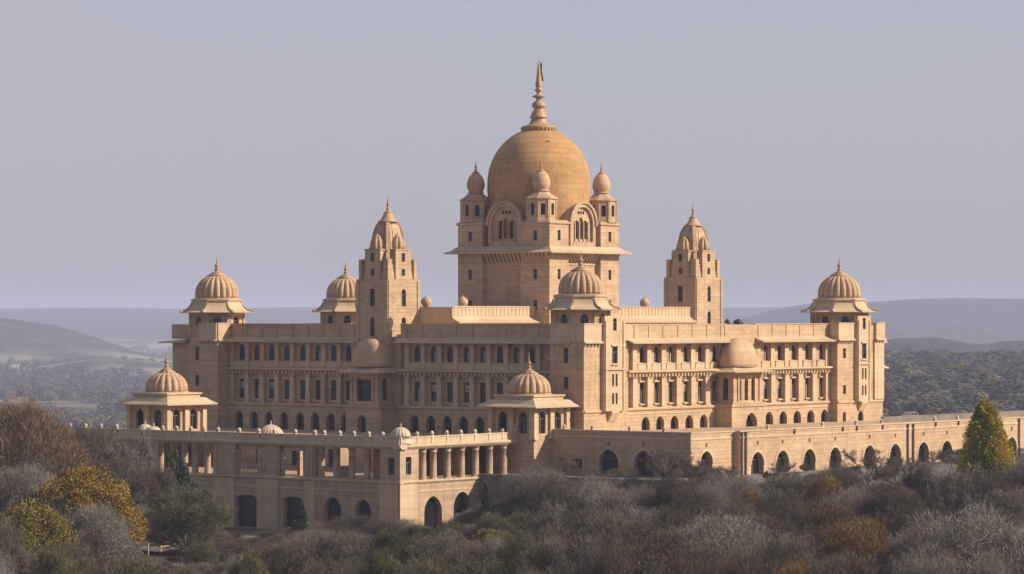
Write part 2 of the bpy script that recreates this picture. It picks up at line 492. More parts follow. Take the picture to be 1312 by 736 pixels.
VAR = random.Random(3)
def wing(name, fr, t0, t1, bays, bw, parent, rec, shut, arch_w=1.9, pil=None, pw=0.48):
    mb = MB()
    g = [(t, arch_w, -1.9, 1.35, 'arch') for t in bays]
    f1 = [(t, 1.25, 3.55, 6.95, 'rect') for t in bays]
    f2 = [(t, 1.3, 10.25, 13.0, 'arch') for t in bays]
    panel(mb, fr, t0, t1, -2.6, 2.45, g, 0.8)
    panel(mb, fr, t0, t1, 2.45, 8.6, f1, 0.35, -rec)
    panel(mb, fr, t0, t1, 8.6, 14.6, f2, 0.35, -rec)
    o = mb.build(name, 'stone', parent)
    for op in g:
        put_window(fr, op, -0.75, o, 'dark_doorway', 'plain')
    for i, op in enumerate(f1):
        put_window(fr, op, -rec - 0.3, o, 'window', VAR.choice(('shutter', 'shutter', 'bars', 'blind') if shut else ('bars', 'bars', 'bars', 'blind', 'shutter')))
    for op in f2:
        put_window(fr, op, -rec - 0.3, o, 'window', VAR.choice(('bars', 'bars', 'bars', 'plain', 'shutter')))
    # pilasters
    edges = pil or sorted(set([round(t - bw / 2, 2) for t in bays] + [round(bays[-1] + bw / 2, 2)]))
    for e in edges:
        mb = MB()
        e = min(max(e, t0 + pw), t1 - pw)
        mb.fbox(fr, e - pw, e + pw, -rec - 0.1, -0.02, 2.9, 8.35)
        mb.fbox(fr, e - pw - 0.1, e + pw + 0.1, -rec - 0.1, 0.06, 7.75, 8.1)
        mb.fbox(fr, e - pw - 0.1, e + pw + 0.1, -rec - 0.1, 0.08, 2.9, 3.25)
        mb.build('pilaster', 'trim', o)
        mb = MB()
        mb.fbox(fr, e - pw + 0.06, e + pw - 0.06, -rec - 0.1, -0.12, 9.1, 13.5)
        mb.fbox(fr, e - pw - 0.02, e + pw + 0.02, -rec - 0.1, -0.04, 12.9, 13.2)
        mb.build('pilaster', 'trim', o)
    # cornices, bands, sills, balcony panels
    mb = MB()
    mb.section(fr, t0, t1, [(-rec, 2.4), (0.2, 2.42), (0.32, 2.6), (0.32, 2.8), (0.05, 2.9), (-rec, 2.9)])
    mb.section(fr, t0, t1, [(0.002, 1.75), (0.12, 1.78), (0.12, 1.95), (0.002, 1.98)])
    mb.section(fr, t0, t1, [(-rec - 0.05, 8.36), (0.1, 8.38), (0.75, 8.72), (0.75, 8.98), (0.2, 9.08), (-rec - 0.05, 9.09)])
    for t in bays:
        mb.fbox(fr, t - 0.85, t + 0.85, -rec - 0.02, -rec + 0.3, 3.25, 3.5)
        mb.fbox(fr, t - 0.95, t + 0.95, -rec - 0.02, -rec + 0.28, 7.05, 7.3)
        mb.fbox(fr, t - bw / 2 + 0.25, t + bw / 2 - 0.25, -rec - 0.02, -0.28, 9.08, 10.1)
        mb.fbox(fr, t - bw / 2 + 0.25, t + bw / 2 - 0.25, -rec - 0.02, -0.2, 10.0, 10.16)
    n = int((t1 - t0) / 0.9)
    for i in range(n):
        t = t0 + (i + 0.5) * (t1 - t0) / n
        mb.fbox(fr, t - 0.16, t + 0.16, -0.02, 0.5, 7.95, 8.42)
    mb.build('cornice', 'trim', o)
    mb = MB()
    mb.section(fr, t0, t1, [(-rec, 13.75), (0.0, 13.7), (1.55, 13.42), (1.6, 13.58), (0.4, 14.0), (-0.25, 14.35), (-rec, 14.35)])
    mb.build('eave', 'trim', o)
    mb = MB()
    mb.fbox(fr, t0, t1, -rec - 0.2, -0.3, 14.35, 16.5)
    mb.fbox(fr, t0, t1, -rec - 0.3, -0.18, 16.5, 16.68)
    for e in edges:
        mb.fbox(fr, e - 0.09, e + 0.09, -0.32, -0.2, 14.4, 16.5)
    mb.build('parapet', 'stone', o)
    return o

PX1 = (821, 839.6, 858, 877, 895.5, 914)
RWB = [ux(p, 2.5) for p in PX1]
w1 = wing('right_facade', RW, 13.6, ux(933, 1.5), RWB, 4.2, palace, 0.75, True, 2.3, [ux(p - 6.6, 1.5) for p in PX1] + [ux(925.5, 1.5)], 0.66)
PX2 = (979.6, 997.5, 1015.4, 1032.7, 1050.6)
RWB2 = [ux(p, 2.5) for p in PX2]
w2 = wing('right_facade', RW, ux(969, 1.5), 75.7, RWB2, 4.35, palace, 0.75, True, 2.4, [ux(p - 6.4, 1.5) for p in PX2] + [ux(1061, 1.5)], 0.66)
LWB = [uy(p, 3.9) for p in (310.5, 329.7, 348.6, 368, 388.4, 408, 428, 447)][::-1]
w3 = wing('left_facade', LW, 49.6, 80.3, LWB, 3.5, palace, 0.8, False)
LWB2 = [uy(p, 3.9) for p in (535, 556, 577, 598, 619, 641, 662, 682)][::-1]
w4 = wing('left_facade', LW, 6.7, 41.0, LWB2, 3.48, palace, 0.8, False)
# roof deck over the wings
mb = MB()
mb.box(4.4, 90, 3.4, 90, 14.4, 14.9)
mb.build('roof_deck', 'trim', palace)

# ---- corner towers
def tower_front(cx0, xw, o, fr, hi=True):
    pass
# front corner tower (faces -X and -Y)
mb = MB()
frY, frX = FY(0.0), FX(0.0)
opsX = [(uy(725, 0), 1.0, 6.9, 8.6, 'rect'), ]
xw = ux(782, 0)
panel(mb, frX, 0, 6.8, -3, 9.6, [(uy(725, 0), 0.95, 6.2, 8.2, 'rect')], 0.35)
panel(mb, frX, 0, 6.8, 9.6, 16.4, [(uy(725, 0), 0.95, 10.4, 12.9, 'rect')], 0.35)
panel(mb, frY, 0, 10.7, -3, 2.6, [(xw, 1.4, -2.6, -0.6, 'arch')], 0.6)
panel(mb, frY, 0, 10.7, 2.6, 16.4, [], 0.35)
mb.poly([(10.7, 0, -3), (10.7, 8, -3), (10.7, 8, 16.4), (10.7, 0, 16.4)])
mb.poly([(0, 6.8, -3), (8, 6.8, -3), (8, 6.8, 16.4), (0, 6.8, 16.4)])
mb.poly([(0, 0, 16.4), (10.7, 0, 16.4), (10.7, 8, 16.4), (0, 8, 16.4)])
tower1 = mb.build('corner_tower', 'stone', palace)
put_window(frX, (uy(725, 0), 0.95, 6.2, 8.2, 'rect'), -0.3, tower1)
put_window(frX, (uy(725, 0), 0.95, 10.4, 12.9, 'rect'), -0.3, tower1)
put_window(frY, (xw, 1.4, -2.6, -0.6, 'arch'), -0.55, tower1, 'dark_doorway', 'plain')
def turret_strip(x0, x1, fr, o, z_low=2.6, z_top=18.0):
    """the narrow window turret that climbs a tower's sunny face"""
    mb = MB()
    xc = (x0 + x1) / 2
    w_ = x1 - x0
    d = 0.75
    ops = [(xc, 1.5, 10.3, 13.0, 'rect')]
    tw = [(xc - 0.48, 0.55, 6.6, 8.6, 'rect'), (xc + 0.48, 0.55, 6.6, 8.6, 'rect')]
    lw = [(xc - 0.48, 0.55, 3.7, 5.5, 'rect'), (xc + 0.48, 0.55, 3.7, 5.5, 'rect')]
    panel(mb, fr, x0, x1, z_low, 6.0, lw, 0.3, d)
    panel(mb, fr, x0, x1, 6.0, 9.4, tw, 0.3, d)
    panel(mb, fr, x0, x1, 9.4, 14.8, ops, 0.3, d)
    panel(mb, fr, x0, x1, 14.8, z_top, [(xc, 1.0, 15.6, 17.6, 'rect')], 0.3, d)
    for x in (x0, x1):
        mb.poly([fr(x, z_low, 0), fr(x, z_low, d), fr(x, z_top, d), fr(x, z_top, 0)])
    mb.poly([fr(x0, z_top, 0), fr(x0, z_top, d), fr(x1, z_top, d), fr(x1, z_top, 0)])
    mb.poly([fr(x0, z_low, 0), fr(x0, z_low, d), fr(x1, z_low, d), fr(x1, z_low, 0)])
    for a in (x0 + 0.12, x1 - 0.62):
        mb.fbox(fr, a, a + 0.5, d - 0.05, d + 0.16, z_low + 0.05, z_top - 0.8)
    mb.fbox(fr, x0 - 0.1, x1 + 0.1, 0.02, d + 0.3, 9.25, 9.5)
    mb.fbox(fr, xc - 1.0, xc + 1.0, d - 0.02, d + 0.25, 13.1, 13.35)
    mb.fbox(fr, xc - 1.0, xc + 1.0, d - 0.02, d + 0.25, 10.0, 10.22)
    mb.section(fr, xc - 1.0, xc + 1.0, [(0.01, 0.9), (0.15, 0.9), (d + 0.2, 2.3), (d + 0.2, 2.58), (0.01, 2.58)])
    t = mb.build('stair_turret', 'trim', o)
    for op in ops + [(xc, 1.0, 15.6, 17.6, 'rect')]:
        put_window(fr, op, d - 0.27, t)
    for op in tw + lw:
        put_window(fr, op, d - 0.27, t, 'window', 'plain')
turret_strip(ux(770, 0), ux(796, 0), frY, tower1)
def crown_block(o, fr, t0, t1, d=0.35, z0=13.5, z1=16.8, dep=1.5):
    mb = MB()
    mb.fbox(fr, t0, t1, -dep, d, z0 + 0.35, z1 - 0.2)
    mb.fbox(fr, t0 - 0.08, t1 + 0.08, -dep - 0.1, d + 0.09, z1 - 0.2, z1)
    mb.section(fr, t0 - 0.15, t1 + 0.15, [(0.01, z0 + 0.1), (d + 0.35, z0 + 0.05), (d + 0.4, z0 + 0.22), (d, z0 + 0.45), (0.01, z0 + 0.45)])
    n = max(2, int((t1 - t0) / 0.8))
    for i in range(n):
        t = t0 + (i + 0.5) * (t1 - t0) / n
        mb.fbox(fr, t - 0.14, t + 0.14, 0.01, d, z0 - 0.35, z0 + 0.08)
    return mb.build('parapet', 'trim', o)
crown_block(tower1, frY, -0.35, ux(769, 0) - 0.1, 0.35, 13.5, 16.8, 2.5)
crown_block(tower1, frX, 2.75, 6.7, 0.12)
mb = MB()
mb.section(frX, 0, 6.8, [(0.003, 2.4), (0.22, 2.45), (0.22, 2.75), (0.003, 2.85)])
mb.section(frY, 0, 10.7, [(0.003, 2.4), (0.24, 2.45), (0.24, 2.75), (0.003, 2.85)])
mb.section(frY, 10.7, 13.7, [(-1.4, 14), (-0.4, 14), (-0.4, 16.5), (-1.4, 16.5)])
mb.build('string_course', 'trim', tower1)
mb = MB()
mb.box(10.7, 13.6, 1.2, 4.5, -3, 14.2)
mb.build('link_wall', 'stone', tower1)
chhatri(5.3, 4.6, tower1, 14.5, 1.0, 18.9)

# right end tower
X0, X1 = ux(1073, 0), ux(1131, 0)
mb = MB()
wl = [(ux(1082, 0), 0.95), (ux(1086, 0), 0.95)]
xa, xb = ux(1094.5, 0), ux(1111, 0)
tcw = ux(1082, 0)
panel(mb, frY, X0, X1, -3, 2.6, [(tcw, 1.1, -0.9, 0.9, 'arch'), ((xa + xb) / 2, 1.8, -2.6, 0.9, 'arch')], 0.6)
panel(mb, frY, X0, X1, 2.6, 7.0, [(tcw, 1.0, 4.0, 5.6, 'rect')], 0.35)
panel(mb, frY, X0, X1, 7.0, 16.4, [(tcw, 1.0, 10.4, 12.2, 'rect')], 0.35)
mb.poly([(X0, 0, -3), (X0, 12, -3), (X0, 12, 16.4), (X0, 0, 16.4)])
mb.poly([(X1, 0, -3), (X1, 12, -3), (X1, 12, 16.4), (X1, 0, 16.4)])
mb.poly([(X0, 0, 16.4), (X1, 0, 16.4), (X1, 12, 16.4), (X0, 12, 16.4)])
tower2 = mb.build('corner_tower', 'stone', palace)
put_window(frY, (tcw, 1.1, -0.9, 0.9, 'arch'), -0.55, tower2)
put_window(frY, ((xa + xb) / 2, 1.8, -2.6, 0.9, 'arch'), -0.55, tower2, 'dark_doorway', 'plain')
put_window(frY, (tcw, 1.0, 4.0, 5.6, 'rect'), -0.3, tower2)
put_window(frY, (tcw, 1.0, 10.4, 12.2, 'rect'), -0.3, tower2)
turret_strip(xa, xb, frY, tower2)
crown_block(tower2, frY, X0 - 0.12, ux(1092, 0))
crown_block(tower2, frY, ux(1120, 0), X1, 0.5)
crown_block(tower2, FX(X0), 0.05, 1.4, 0.2)
mb = MB()
mb.section(frY, X0, X1, [(0.003, 2.4), (0.24, 2.45), (0.24, 2.75), (0.003, 2.85)])
mb.fbox(frY, ux(1119, 0), X1, 0.02, 0.3, 2.9, 13.5)
for z, r in ((13.2, 2.1), (8.5, 2.6)):             # side eaves seen in profile past the corner
    mb.hexa([(X1, 0.2, z), (X1 + r, 0.2, z - 0.1), (X1 + r, 9, z - 0.1), (X1, 9, z), (X1, 0.2, z + 0.75), (X1 + r, 0.2, z + 0.08), (X1 + r, 9, z + 0.08), (X1, 9, z + 0.75)])
mb.build('string_course', 'trim', tower2)
chhatri((X0 + X1) / 2 + 1.2, 5.2, tower2, 14.5, 1.07, 18.6)

# left end tower
mb = MB()
Y0, Y1 = uy(278.5, 0), uy(243, 0)
ywn = uy(252.5, 0)
panel(mb, frX, Y0, Y1, -3, 9.0, [(ywn, 0.95, 5.7, 7.6, 'rect')], 0.35)
panel(mb, frX, Y0, Y1, 9.0, 16.4, [(ywn, 0.95, 10.2, 12.6, 'rect')], 0.35)
panel(mb, frX, Y0, Y1, -3.2, -3, [], 0.35)
mb.poly([(0, Y0, -3), (10, Y0, -3), (10, Y0, 16.4), (0, Y0, 16.4)])
mb.poly([(0, Y1, -3), (10, Y1, -3), (10, Y1, 16.4), (0, Y1, 16.4)])
mb.poly([(0, Y0, 16.4), (10, Y0, 16.4), (10, Y1, 16.4), (0, Y1, 16.4)])
Y2 = uy(221, 1.6)
mb.box(1.6, 12, Y1, Y2, -3, 13.3)
mb.box(1.5, 12, Y1, Y2 + 0.1, 13.9, 16.5)
tower3 = mb.build('corner_tower', 'stone', palace)
put_window(frX, (ywn, 0.95, 5.7, 7.6, 'rect'), -0.3, tower3)
put_window(frX, (ywn, 0.95, 10.2, 12.6, 'rect'), -0.3, tower3)
crown_block(tower3, frX, Y0 + 0.05, Y0 + 4.2, 0.3)
crown_block(tower3, FY(Y0), 0.02, 2.9, 0.2)
mb = MB()
mb.hexa([(0.2, Y2 - 4, 13.3), (12, Y2 - 4, 13.3), (12, Y2 + 1.9, 13.15), (0.0, Y2 + 1.9, 13.15), (1.2, Y2 - 4, 13.95), (12, Y2 - 4, 13.95), (12, Y2 + 2, 13.35), (-0.1, Y2 + 2, 13.35)])
mb.build('eave', 'trim', tower3)
chhatri(4.7, (Y0 + Y1) / 2 + 1.2, tower3, 14.5, 1.05, 18.5)

# rear tower, seen over the roof
rcx, rcy = 47.0, 0.0
rcy = uy(443, 47.0)
mb = MB()
mb.box(rcx - 6, rcx + 6, rcy - 6, rcy + 6, 10, 16.6)
tower4 = mb.build('corner_tower', 'stone', palace)
chhatri(rcx, rcy, tower4, 14.5, 1.0, 18.7)

# ---- balconied bays with a bulging stone roof
def kiosk_bay(fr, t0, t1, d, rec, name_side, door_t, sidefr, s0, s1):
    """t0..t1 along the facade, projecting d in front of it"""
    mb = MB()
    tc = (t0 + t1) / 2
    wop = (t1 - t0) * (0.60 if name_side == 'l' else 0.4)
    main = (tc, wop, 3.6, 7.8, 'seg')
    mains = [main] if name_side == 'l' else [(tc + e * (t1 - t0) * 0.22, 1.05, 3.6, 7.4, 'arch') for e in (-1.1, 0, 1.1)]
    panel(mb, fr, t0, t1, 3.0, 8.9, mains, 0.6, d)
    sop = ((s0 + s1) / 2, (s1 - s0) * 0.42, 3.7, 7.6, 'arch')
    for sf in sidefr:
        panel(mb, sf, s0, s1, 3.0, 8.9, [sop], 0.5)
    low = (door_t, 1.9 if name_side == 'l' else 3.4, -2.4, 1.3 if name_side == 'l' else 1.5, 'arch')
    panel(mb, fr, t0 - 0.8, t1 + 0.8, -3, 3.0, [low], 1.2, d + 0.4)
    mb.poly([fr(t0 - 0.8, -3, d + 0.4), fr(t0 - 0.8, 3, d + 0.4), fr(t0 - 0.8, 3, -3), fr(t0 - 0.8, -3, -3)])
    mb.poly([fr(t1 + 0.8, -3, d + 0.4), fr(t1 + 0.8, 3, d + 0.4), fr(t1 + 0.8, 3, -3), fr(t1 + 0.8, -3, -3)])
    mb.poly([fr(t0 - 0.8, 3.0, d + 0.4), fr(t1 + 0.8, 3.0, d + 0.4), fr(t1 + 0.8, 3.0, -3), fr(t0 - 0.8, 3.0, -3)])
    mb.fbox(fr, t0 - 0.9, t1 + 0.9, -1, d + 0.6, 2.55, 2.95)
    mb.fbox(fr, t0 - 0.3, t1 + 0.3, -1, d + 0.3, 3.0, 3.4)
    for e in (t0 + 0.25, t1 - 0.25, t0 + (t1 - t0) * 0.2, t1 - (t1 - t0) * 0.2):
        mb.fbox(fr, e - 0.24, e + 0.24, d - 0.1, d + 0.2, 3.4, 8.0)
    mb.fbox(fr, t0 - 0.1, t1 + 0.1, -1, d + 0.25, 8.0, 8.35)
    o = mb.build('balcony_bay', 'stone', palace)
    for op in mains:
        put_window(fr, op, d - 0.55, o)
    if name_side == 'l':                              # scalloped head of the opening
        mb = MB()
        for i in range(5):
            t = tc + (i - 2) * wop / 5
            mb.rings([[fr(t + wop / 10 * math.cos(math.pi * j / 8) , 7.75 - 0.55 * math.sin(math.pi * j / 8), d - 0.25 - e) for j in range(9)] for e in (0, 0.2)])
        mb.build('scalloped_arch', 'trim', o)
    put_window(fr, low, d - 0.75, o, 'dark_doorway', 'plain')
    for sf in sidefr[:1]:
        put_window(sf, sop, -0.45, o)
    # eave
    mb = MB()
    q = lambda g, z: [fr(t0 - g, z, d + g), fr(t1 + g, z, d + g), fr(t1 + g, z, -1.2), fr(t0 - g, z, -1.2)]
    mb.rings([q(0.1, 8.5), q(1.8, 8.4), q(1.85, 8.54), q(0.8, 8.8), q(0.1, 9.2)])
    mb.build('eave', 'trim', o)
    # roof
    mb = MB(); mb.smooth = True
    prof = []
    for i in range(13):
        a = i / 12 * math.pi / 2
        prof.append((math.cos(a) ** 0.85 * (1 + 0.05 * math.sin(2 * a)), 9.35 + 4.9 * math.sin(a)))
    n = 40
    R = []
    hw = (t1 - t0) / 2 + (0.3 if name_side == 'l' else 0.0)
    for r, z in prof:
        ring = []
        for i in range(n):
            a = 2 * math.pi * i / n
            c_, s_ = math.cos(a), math.sin(a)
            e = 0.75
            ring.append(fr(tc + hw * r * math.copysign(abs(c_) ** e, c_), z, (d - 1.7) + 2.3 * r * math.copysign(abs(s_) ** e, s_)))
        R.append(ring)
    mb.rings(R)
    mb.build('dome', 'rib', o)
    return o
yk = uy(485, -0.6)
kb1 = kiosk_bay(LW, yk, yk + 6.2, 3.6, 0.8, 'l', uy(463, -1.0), [FY(yk), FY(yk + 6.2)], -0.55, 2.8)
XK0, XK1 = ux(938.5, -1.5), ux(974, -1.5)
kb2 = kiosk_bay(RW, XK0, XK1, 3.0, 1.25, 'r', ux(963, -1.9), [FX(XK0), FX(XK1)], -1.45, 1.4)
mb = MB()
mb.fbox(RW, ux(930, 1.5), ux(972, 1.5), -2.6, -0.2, -3, 16.5)
mb.build('bay_wall', 'stone', kb2)
mb = MB()
mb.fbox(LW, 40.9, 49.7, -2.6, -0.2, -3, 14.5)
mb.build('bay_wall', 'stone', kb1)

# ---- spire towers
def spire_tower(x0, y0, wx, wy, dz=0.0, zlow=8.0):
    """square shaft, two stepped tiers with windowed bays, curvilinear ribbed spire"""
    x1, y1 = x0 + wx, y0 + wy
    cx, cy = (x0 + x1) / 2, (y0 + y1) / 2
    fx, fy = FX(x0), FY(y0)
    mb = MB()
    wins = []
    for fr, a, b, in ((fx, y0, y1), (fy, x0, x1)):
        m_ = (a + b) / 2
        o1 = (m_, 1.15, 14.6 + dz, 17.8 + dz, 'arch')
        o2 = (m_, 1.15, 19.6 + dz, 22.6 + dz, 'rect' if fr is fx else 'arch')
        panel(mb, fr, a, b, zlow, 18.6 + dz, [o1], 0.4)
        panel(mb, fr, a, b, 18.6 + dz, 24.2 + dz, [o2], 0.4)
        wins += [(fr, o1), (fr, o2)]
        for e in (a + 0.02, b - 0.62):
            mb.fbox(fr, e, e + 0.6, -0.1, 0.16, zlow, 24.0 + dz)
    mb.poly([(x1, y0, zlow), (x1, y1, zlow), (x1, y1, 24.2 + dz), (x1, y0, 24.2 + dz)])
    mb.poly([(x0, y1, zlow), (x1, y1, zlow), (x1, y1, 24.2 + dz), (x0, y1, 24.2 + dz)])
    mb.poly([(x0, y0, 24.2 + dz), (x1, y0, 24.2 + dz), (x1, y1, 24.2 + dz), (x0, y1, 24.2 + dz)])
    o = mb.build('spire_tower', 'stone', palace)
    for fr, op in wins:
        put_window(fr, op, -0.36, o)
    mb = MB()
    t1 = [(0.55, 24.2, 26.4), (1.15, 26.4, 27.6)]
    kx, ky = wx / 8, wy / 8
    def plan(h, z):
        quad = [(1, -.42), (1, .42), (.93, .42), (.93, .66), (.85, .66), (.85, .85), (.66, .85), (.66, .93), (.42, .93)]
        out = []
        for k in range(4):
            for u, v in quad:
                for _ in range(k):
                    u, v = -v, u
                out.append((cx + u * h * kx, cy + v * h * ky, z + dz))
        return out
    body = [(3.95, 24.2), (3.78, 25.4), (3.62, 26.3), (3.74, 26.36), (3.74, 26.6), (3.45, 26.75), (3.28, 28.0), (3.12, 28.8), (3.22, 28.86), (3.22, 29.1), (2.75, 29.3), (2.4, 30.2), (2.24, 31.2), (2.06, 32.2), (1.82, 33.0), (1.52, 33.6), (1.27, 33.95)]
    mb.rings([plan(h, z) for h, z in body])
    # face bays with a small ribbed hood
    for fr, a, b, off in ((fx, y0, y1, 0), (fy, x0, x1, 0)):
        m_ = (a + b) / 2
        hw = (b - a) * 0.24
        mb.fbox(fr, m_ - hw, m_ + hw, -2.2, -0.12, 24.2 + dz, 29.1 + dz)
        mb.fbox(fr, m_ - hw - 0.12, m_ + hw + 0.12, -2.2, -0.02, 29.1 + dz, 29.35 + dz)
        for e in (m_ - hw * 1.72, m_ + hw * 1.72):
            mb.fbox(fr, e - 0.35, e + 0.35, -1.4, -0.3, 24.2 + dz, 27.6 + dz)
    # the two hidden faces get the same bays
    for fr, a, b in ((lambda t, z, d: (x1 + d, t, z), y0, y1), (lambda t, z, d: (t, y1 + d, z), x0, x1)):
        m_ = (a + b) / 2
        hw = (b - a) * 0.24
        mb.fbox(fr, m_ - hw, m_ + hw, -2.2, -0.12, 24.2 + dz, 29.1 + dz)
    tier = mb.build('stepped_tier', 'stone', o)
    for fr, a, b in ((fx, y0, y1), (fy, x0, x1)):
        m_ = (a + b) / 2
        put_window(fr, (m_, 0.75, 24.8 + dz, 26.0 + dz, 'rect'), -0.10, o, 'window', 'plain')
        put_window(fr, (m_, 0.75, 27.2 + dz, 28.7 + dz, 'rect'), -0.10, o, 'window', 'plain')
    # hoods
    for px_, py_ in ((x0 + 1.35, cy), (cx, y0 + 1.35), (x1 - 1.35, cy), (cx, y1 - 1.35)):
        mb = MB(); mb.smooth = True
        mb.lathe(px_, py_, [(1.28, 29.2 + dz), (1.32, 29.9 + dz), (1.22, 30.5 + dz), (1.0, 31.0 + dz), (0.72, 31.3 + dz), (0.78, 31.4 + dz), (0.5, 31.6 + dz), (0.25, 31.75 + dz), (0.08, 32.0 + dz)], 64, 8, 0.24)
        mb.build('hood', 'rib', o)
    R = 2.35
    for k in range(4):                              # bold ribs at the corners
        a = math.pi / 4 + k * math.pi / 2
        mb = MB()
        nx, ny = math.cos(a), math.sin(a)
        pts = [(1.19 * h + 0.2, z) for h, z in body if (h, z) not in ((3.62, 26.3), (3.74, 26.36), (3.74, 26.6), (3.12, 28.8), (3.22, 28.86), (3.22, 29.1))]
        for i in range(len(pts) - 1):
            (ra, za), (rb, zb) = pts[i], pts[i + 1]
            def P(r, z, s):
                return (cx + (nx * r - ny * s) * kx, cy + (ny * r + nx * s) * ky, z + dz)
            mb.hexa([P(ra - 0.8, za, -0.33), P(ra + 0.05, za, -0.33), P(ra + 0.05, za, 0.33), P(ra - 0.8, za, 0.33), P(rb - 0.8, zb, -0.33), P(rb + 0.05, zb, -0.33), P(rb + 0.05, zb, 0.33), P(rb - 0.8, zb, 0.33)])
        mb.build('rib', 'rib', o)
    mb = MB(); mb.smooth = True
    mb.lathe(cx, cy, [(R * 0.60, 33.9 + dz), (R * 0.76, 34.0 + dz), (R * 0.76, 34.12 + dz), (R * 0.56, 34.3 + dz), (R * 0.40, 34.9 + dz), (R * 0.3, 35.5 + dz), (R * 0.2, 35.7 + dz)], 30)
    mb.build('cap', 'rib', o)
    finial(cx, cy, 35.4 + dz, 0.75, 3.6, o)
    return o
sp1 = spire_tower(2.0, 42.7, 8.3, 7.0, 0.0, 5.0)
sp2 = spire_tower(ux(892, 39.0), 39.0, 8.6, 7.4, 1.1, 12.0)

# ---- upper storey along the spine
CX, CY, HW = 43.6, 42.6, 10.25
def upper(x0, x1, y0, y1):
    mb = MB()
    fr = FY(y0)
    mb.box(x0, x1, y0, y1, 14.9, 19.5)
    n = int((x1 - x0) / 1.05)
    for i in range(n):
        t = x0 + (i + 0.5) * (x1 - x0) / n
        mb.fbox(fr, t - 0.14, t + 0.14, 0.0, 0.25, 14.95, 16.7)
        mb.fbox(fr, t - 0.05, t + 0.05, 0.0, 0.07, 18.0, 19.5)
    mb.fbox(fr, x0, x1, -0.1, 0.12, 19.5, 19.68)
    o = mb.build('upper_storey', 'trim', palace)
    mb = MB()
    mb.section(fr, x0, x1 + 0.2, [(0.01, 16.95), (1.5, 16.75), (1.55, 16.95), (0.5, 17.4), (0.01, 17.8)])
    mb.build('eave', 'trim', o)
    return o
YU = 35.5
up1 = upper(10.3, ux(687, YU), YU, 50)
up2 = upper(ux(790, YU), ux(884, YU), YU, 50)
for px_, zc_ in ((546, 0), (593, 0), (826, 0)):
    mb = MB(); mb.smooth = True
    x_ = ux(px_, YU + 1.6)
    mb.lathe(x_, YU + 1.6, [(0.55, 19.4), (0.62, 19.7), (0.85, 20.0), (0.92, 20.4), (0.8, 20.8), (0.45, 21.1), (0.12, 21.25), (0.05, 21.6)], 18)
    mb.build('roof_cupola', 'rib', up1 if px_ < 700 else up2)

# ---- central tower
mb = MB()
PW, RC = 5.5, 1.0
mb.box(CX - HW + RC, CX + HW - RC, CY - HW + RC, CY + HW - RC, 13, 30.2)
ct = mb.build('central_tower', 'stone', palace)
for sx in (-1, 1):
    for sy in (-1, 1):
        if sx > 0 and sy > 0:
            pass
        mb = MB()
        xa, xb = sorted((CX + sx * HW, CX + sx * (HW - PW)))
        ya, yb = sorted((CY + sy * HW, CY + sy * (HW - PW - (0.8 if sx < 0 and sy < 0 else 0))))
        fx, fy = FX(xa), FY(ya)
        wins = []
        rows = [(13, 17.5, 15.2, 16.6), (17.5, 22, 19.0, 20.8), (22, 28.2, 24.4, 26.2)]
        for fr, a, b in ((fx, ya, yb), (fy, xa, xb)):
            for z0, z1, w0, w1_ in rows:
                op = ((a + b) / 2, 0.85, w0, w1_, 'rect')
                panel(mb, fr, a, b, z0, z1, [op], 0.35)
                wins.append((fr, op))
            op = ((a + b) / 2, 0.85, 31.2, 33.0, 'rect')
            panel(mb, fr, a, b, 28.2, 34.2, [op], 0.35)
            wins.append((fr, op))
        mb.poly([(xb, ya, 13), (xb, yb, 13), (xb, yb, 34.2), (xb, ya, 34.2)])
        mb.poly([(xa, yb, 13), (xb, yb, 13), (xb, yb, 34.2), (xa, yb, 34.2)])
        mb.rings([rect_ring(xa, xb, ya, yb, 34.0, 0.02), rect_ring(xa, xb, ya, yb, 34.15, 0.3), rect_ring(xa, xb, ya, yb, 34.4, 0.3), rect_ring(xa, xb, ya, yb, 34.8, -0.3)])
        pier = mb.build('corner_pier', 'stone', ct)
        for fr, op in wins:
            if (sx, sy) != (1, 1):
                put_window(fr, op, -0.3, ct, 'window', 'bars')
        ox, oy = {(-1, -1): (-0.25, 0.6), (-1, 1): (-0.45, 0.55), (1, -1): (0.6, -0.45), (1, 1): (0, 0)}[(sx, sy)]
        tx, ty = (xa + xb) / 2 + ox, (ya + yb) / 2 + oy
        # octagonal turret
        mb = MB()
        A = 2.55
        h = A * math.tan(math.pi / 8)
        op = (0, 0.8, 35.7, 37.7, 'rect')
        tw = []
        for k in range(8):
            fr = FN(tx, ty, k * math.pi / 4, A)
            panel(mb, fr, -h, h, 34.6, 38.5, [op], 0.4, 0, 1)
            fr2 = FN(tx, ty, (k + 0.5) * math.pi / 4, A / math.cos(math.pi / 8) - 0.08)
            mb.fbox(fr2, -0.22, 0.22, -0.2, 0.14, 34.6, 38.4)
        mb.rings([ring_poly(tx, ty, 8, a, z) for a, z in ((A + 0.02, 38.3), (A + 0.25, 38.5), (A + 0.25, 38.7), (A - 0.3, 39.0), (A - 0.85, 39.4), (A - 1.15, 39.75))])
        mb.build('turret', ['stone', 'glass'], ct)
        mb = MB(); mb.smooth = True
        mb.lathe(tx, ty, [(1.2, 39.6), (1.2, 39.85), (1.48, 39.9), (1.5, 40.05), (1.22, 40.12), (1.22, 40.2), (1.45, 40.5), (1.6, 41.0), (1.6, 41.6), (1.46, 42.2), (1.18, 42.8), (0.8, 43.25), (0.45, 43.5), (0.28, 43.7)], 28)
        mb.build('turret_dome', 'rib', ct)
        finial(tx, ty, 43.4, 0.66, 2.4, ct)
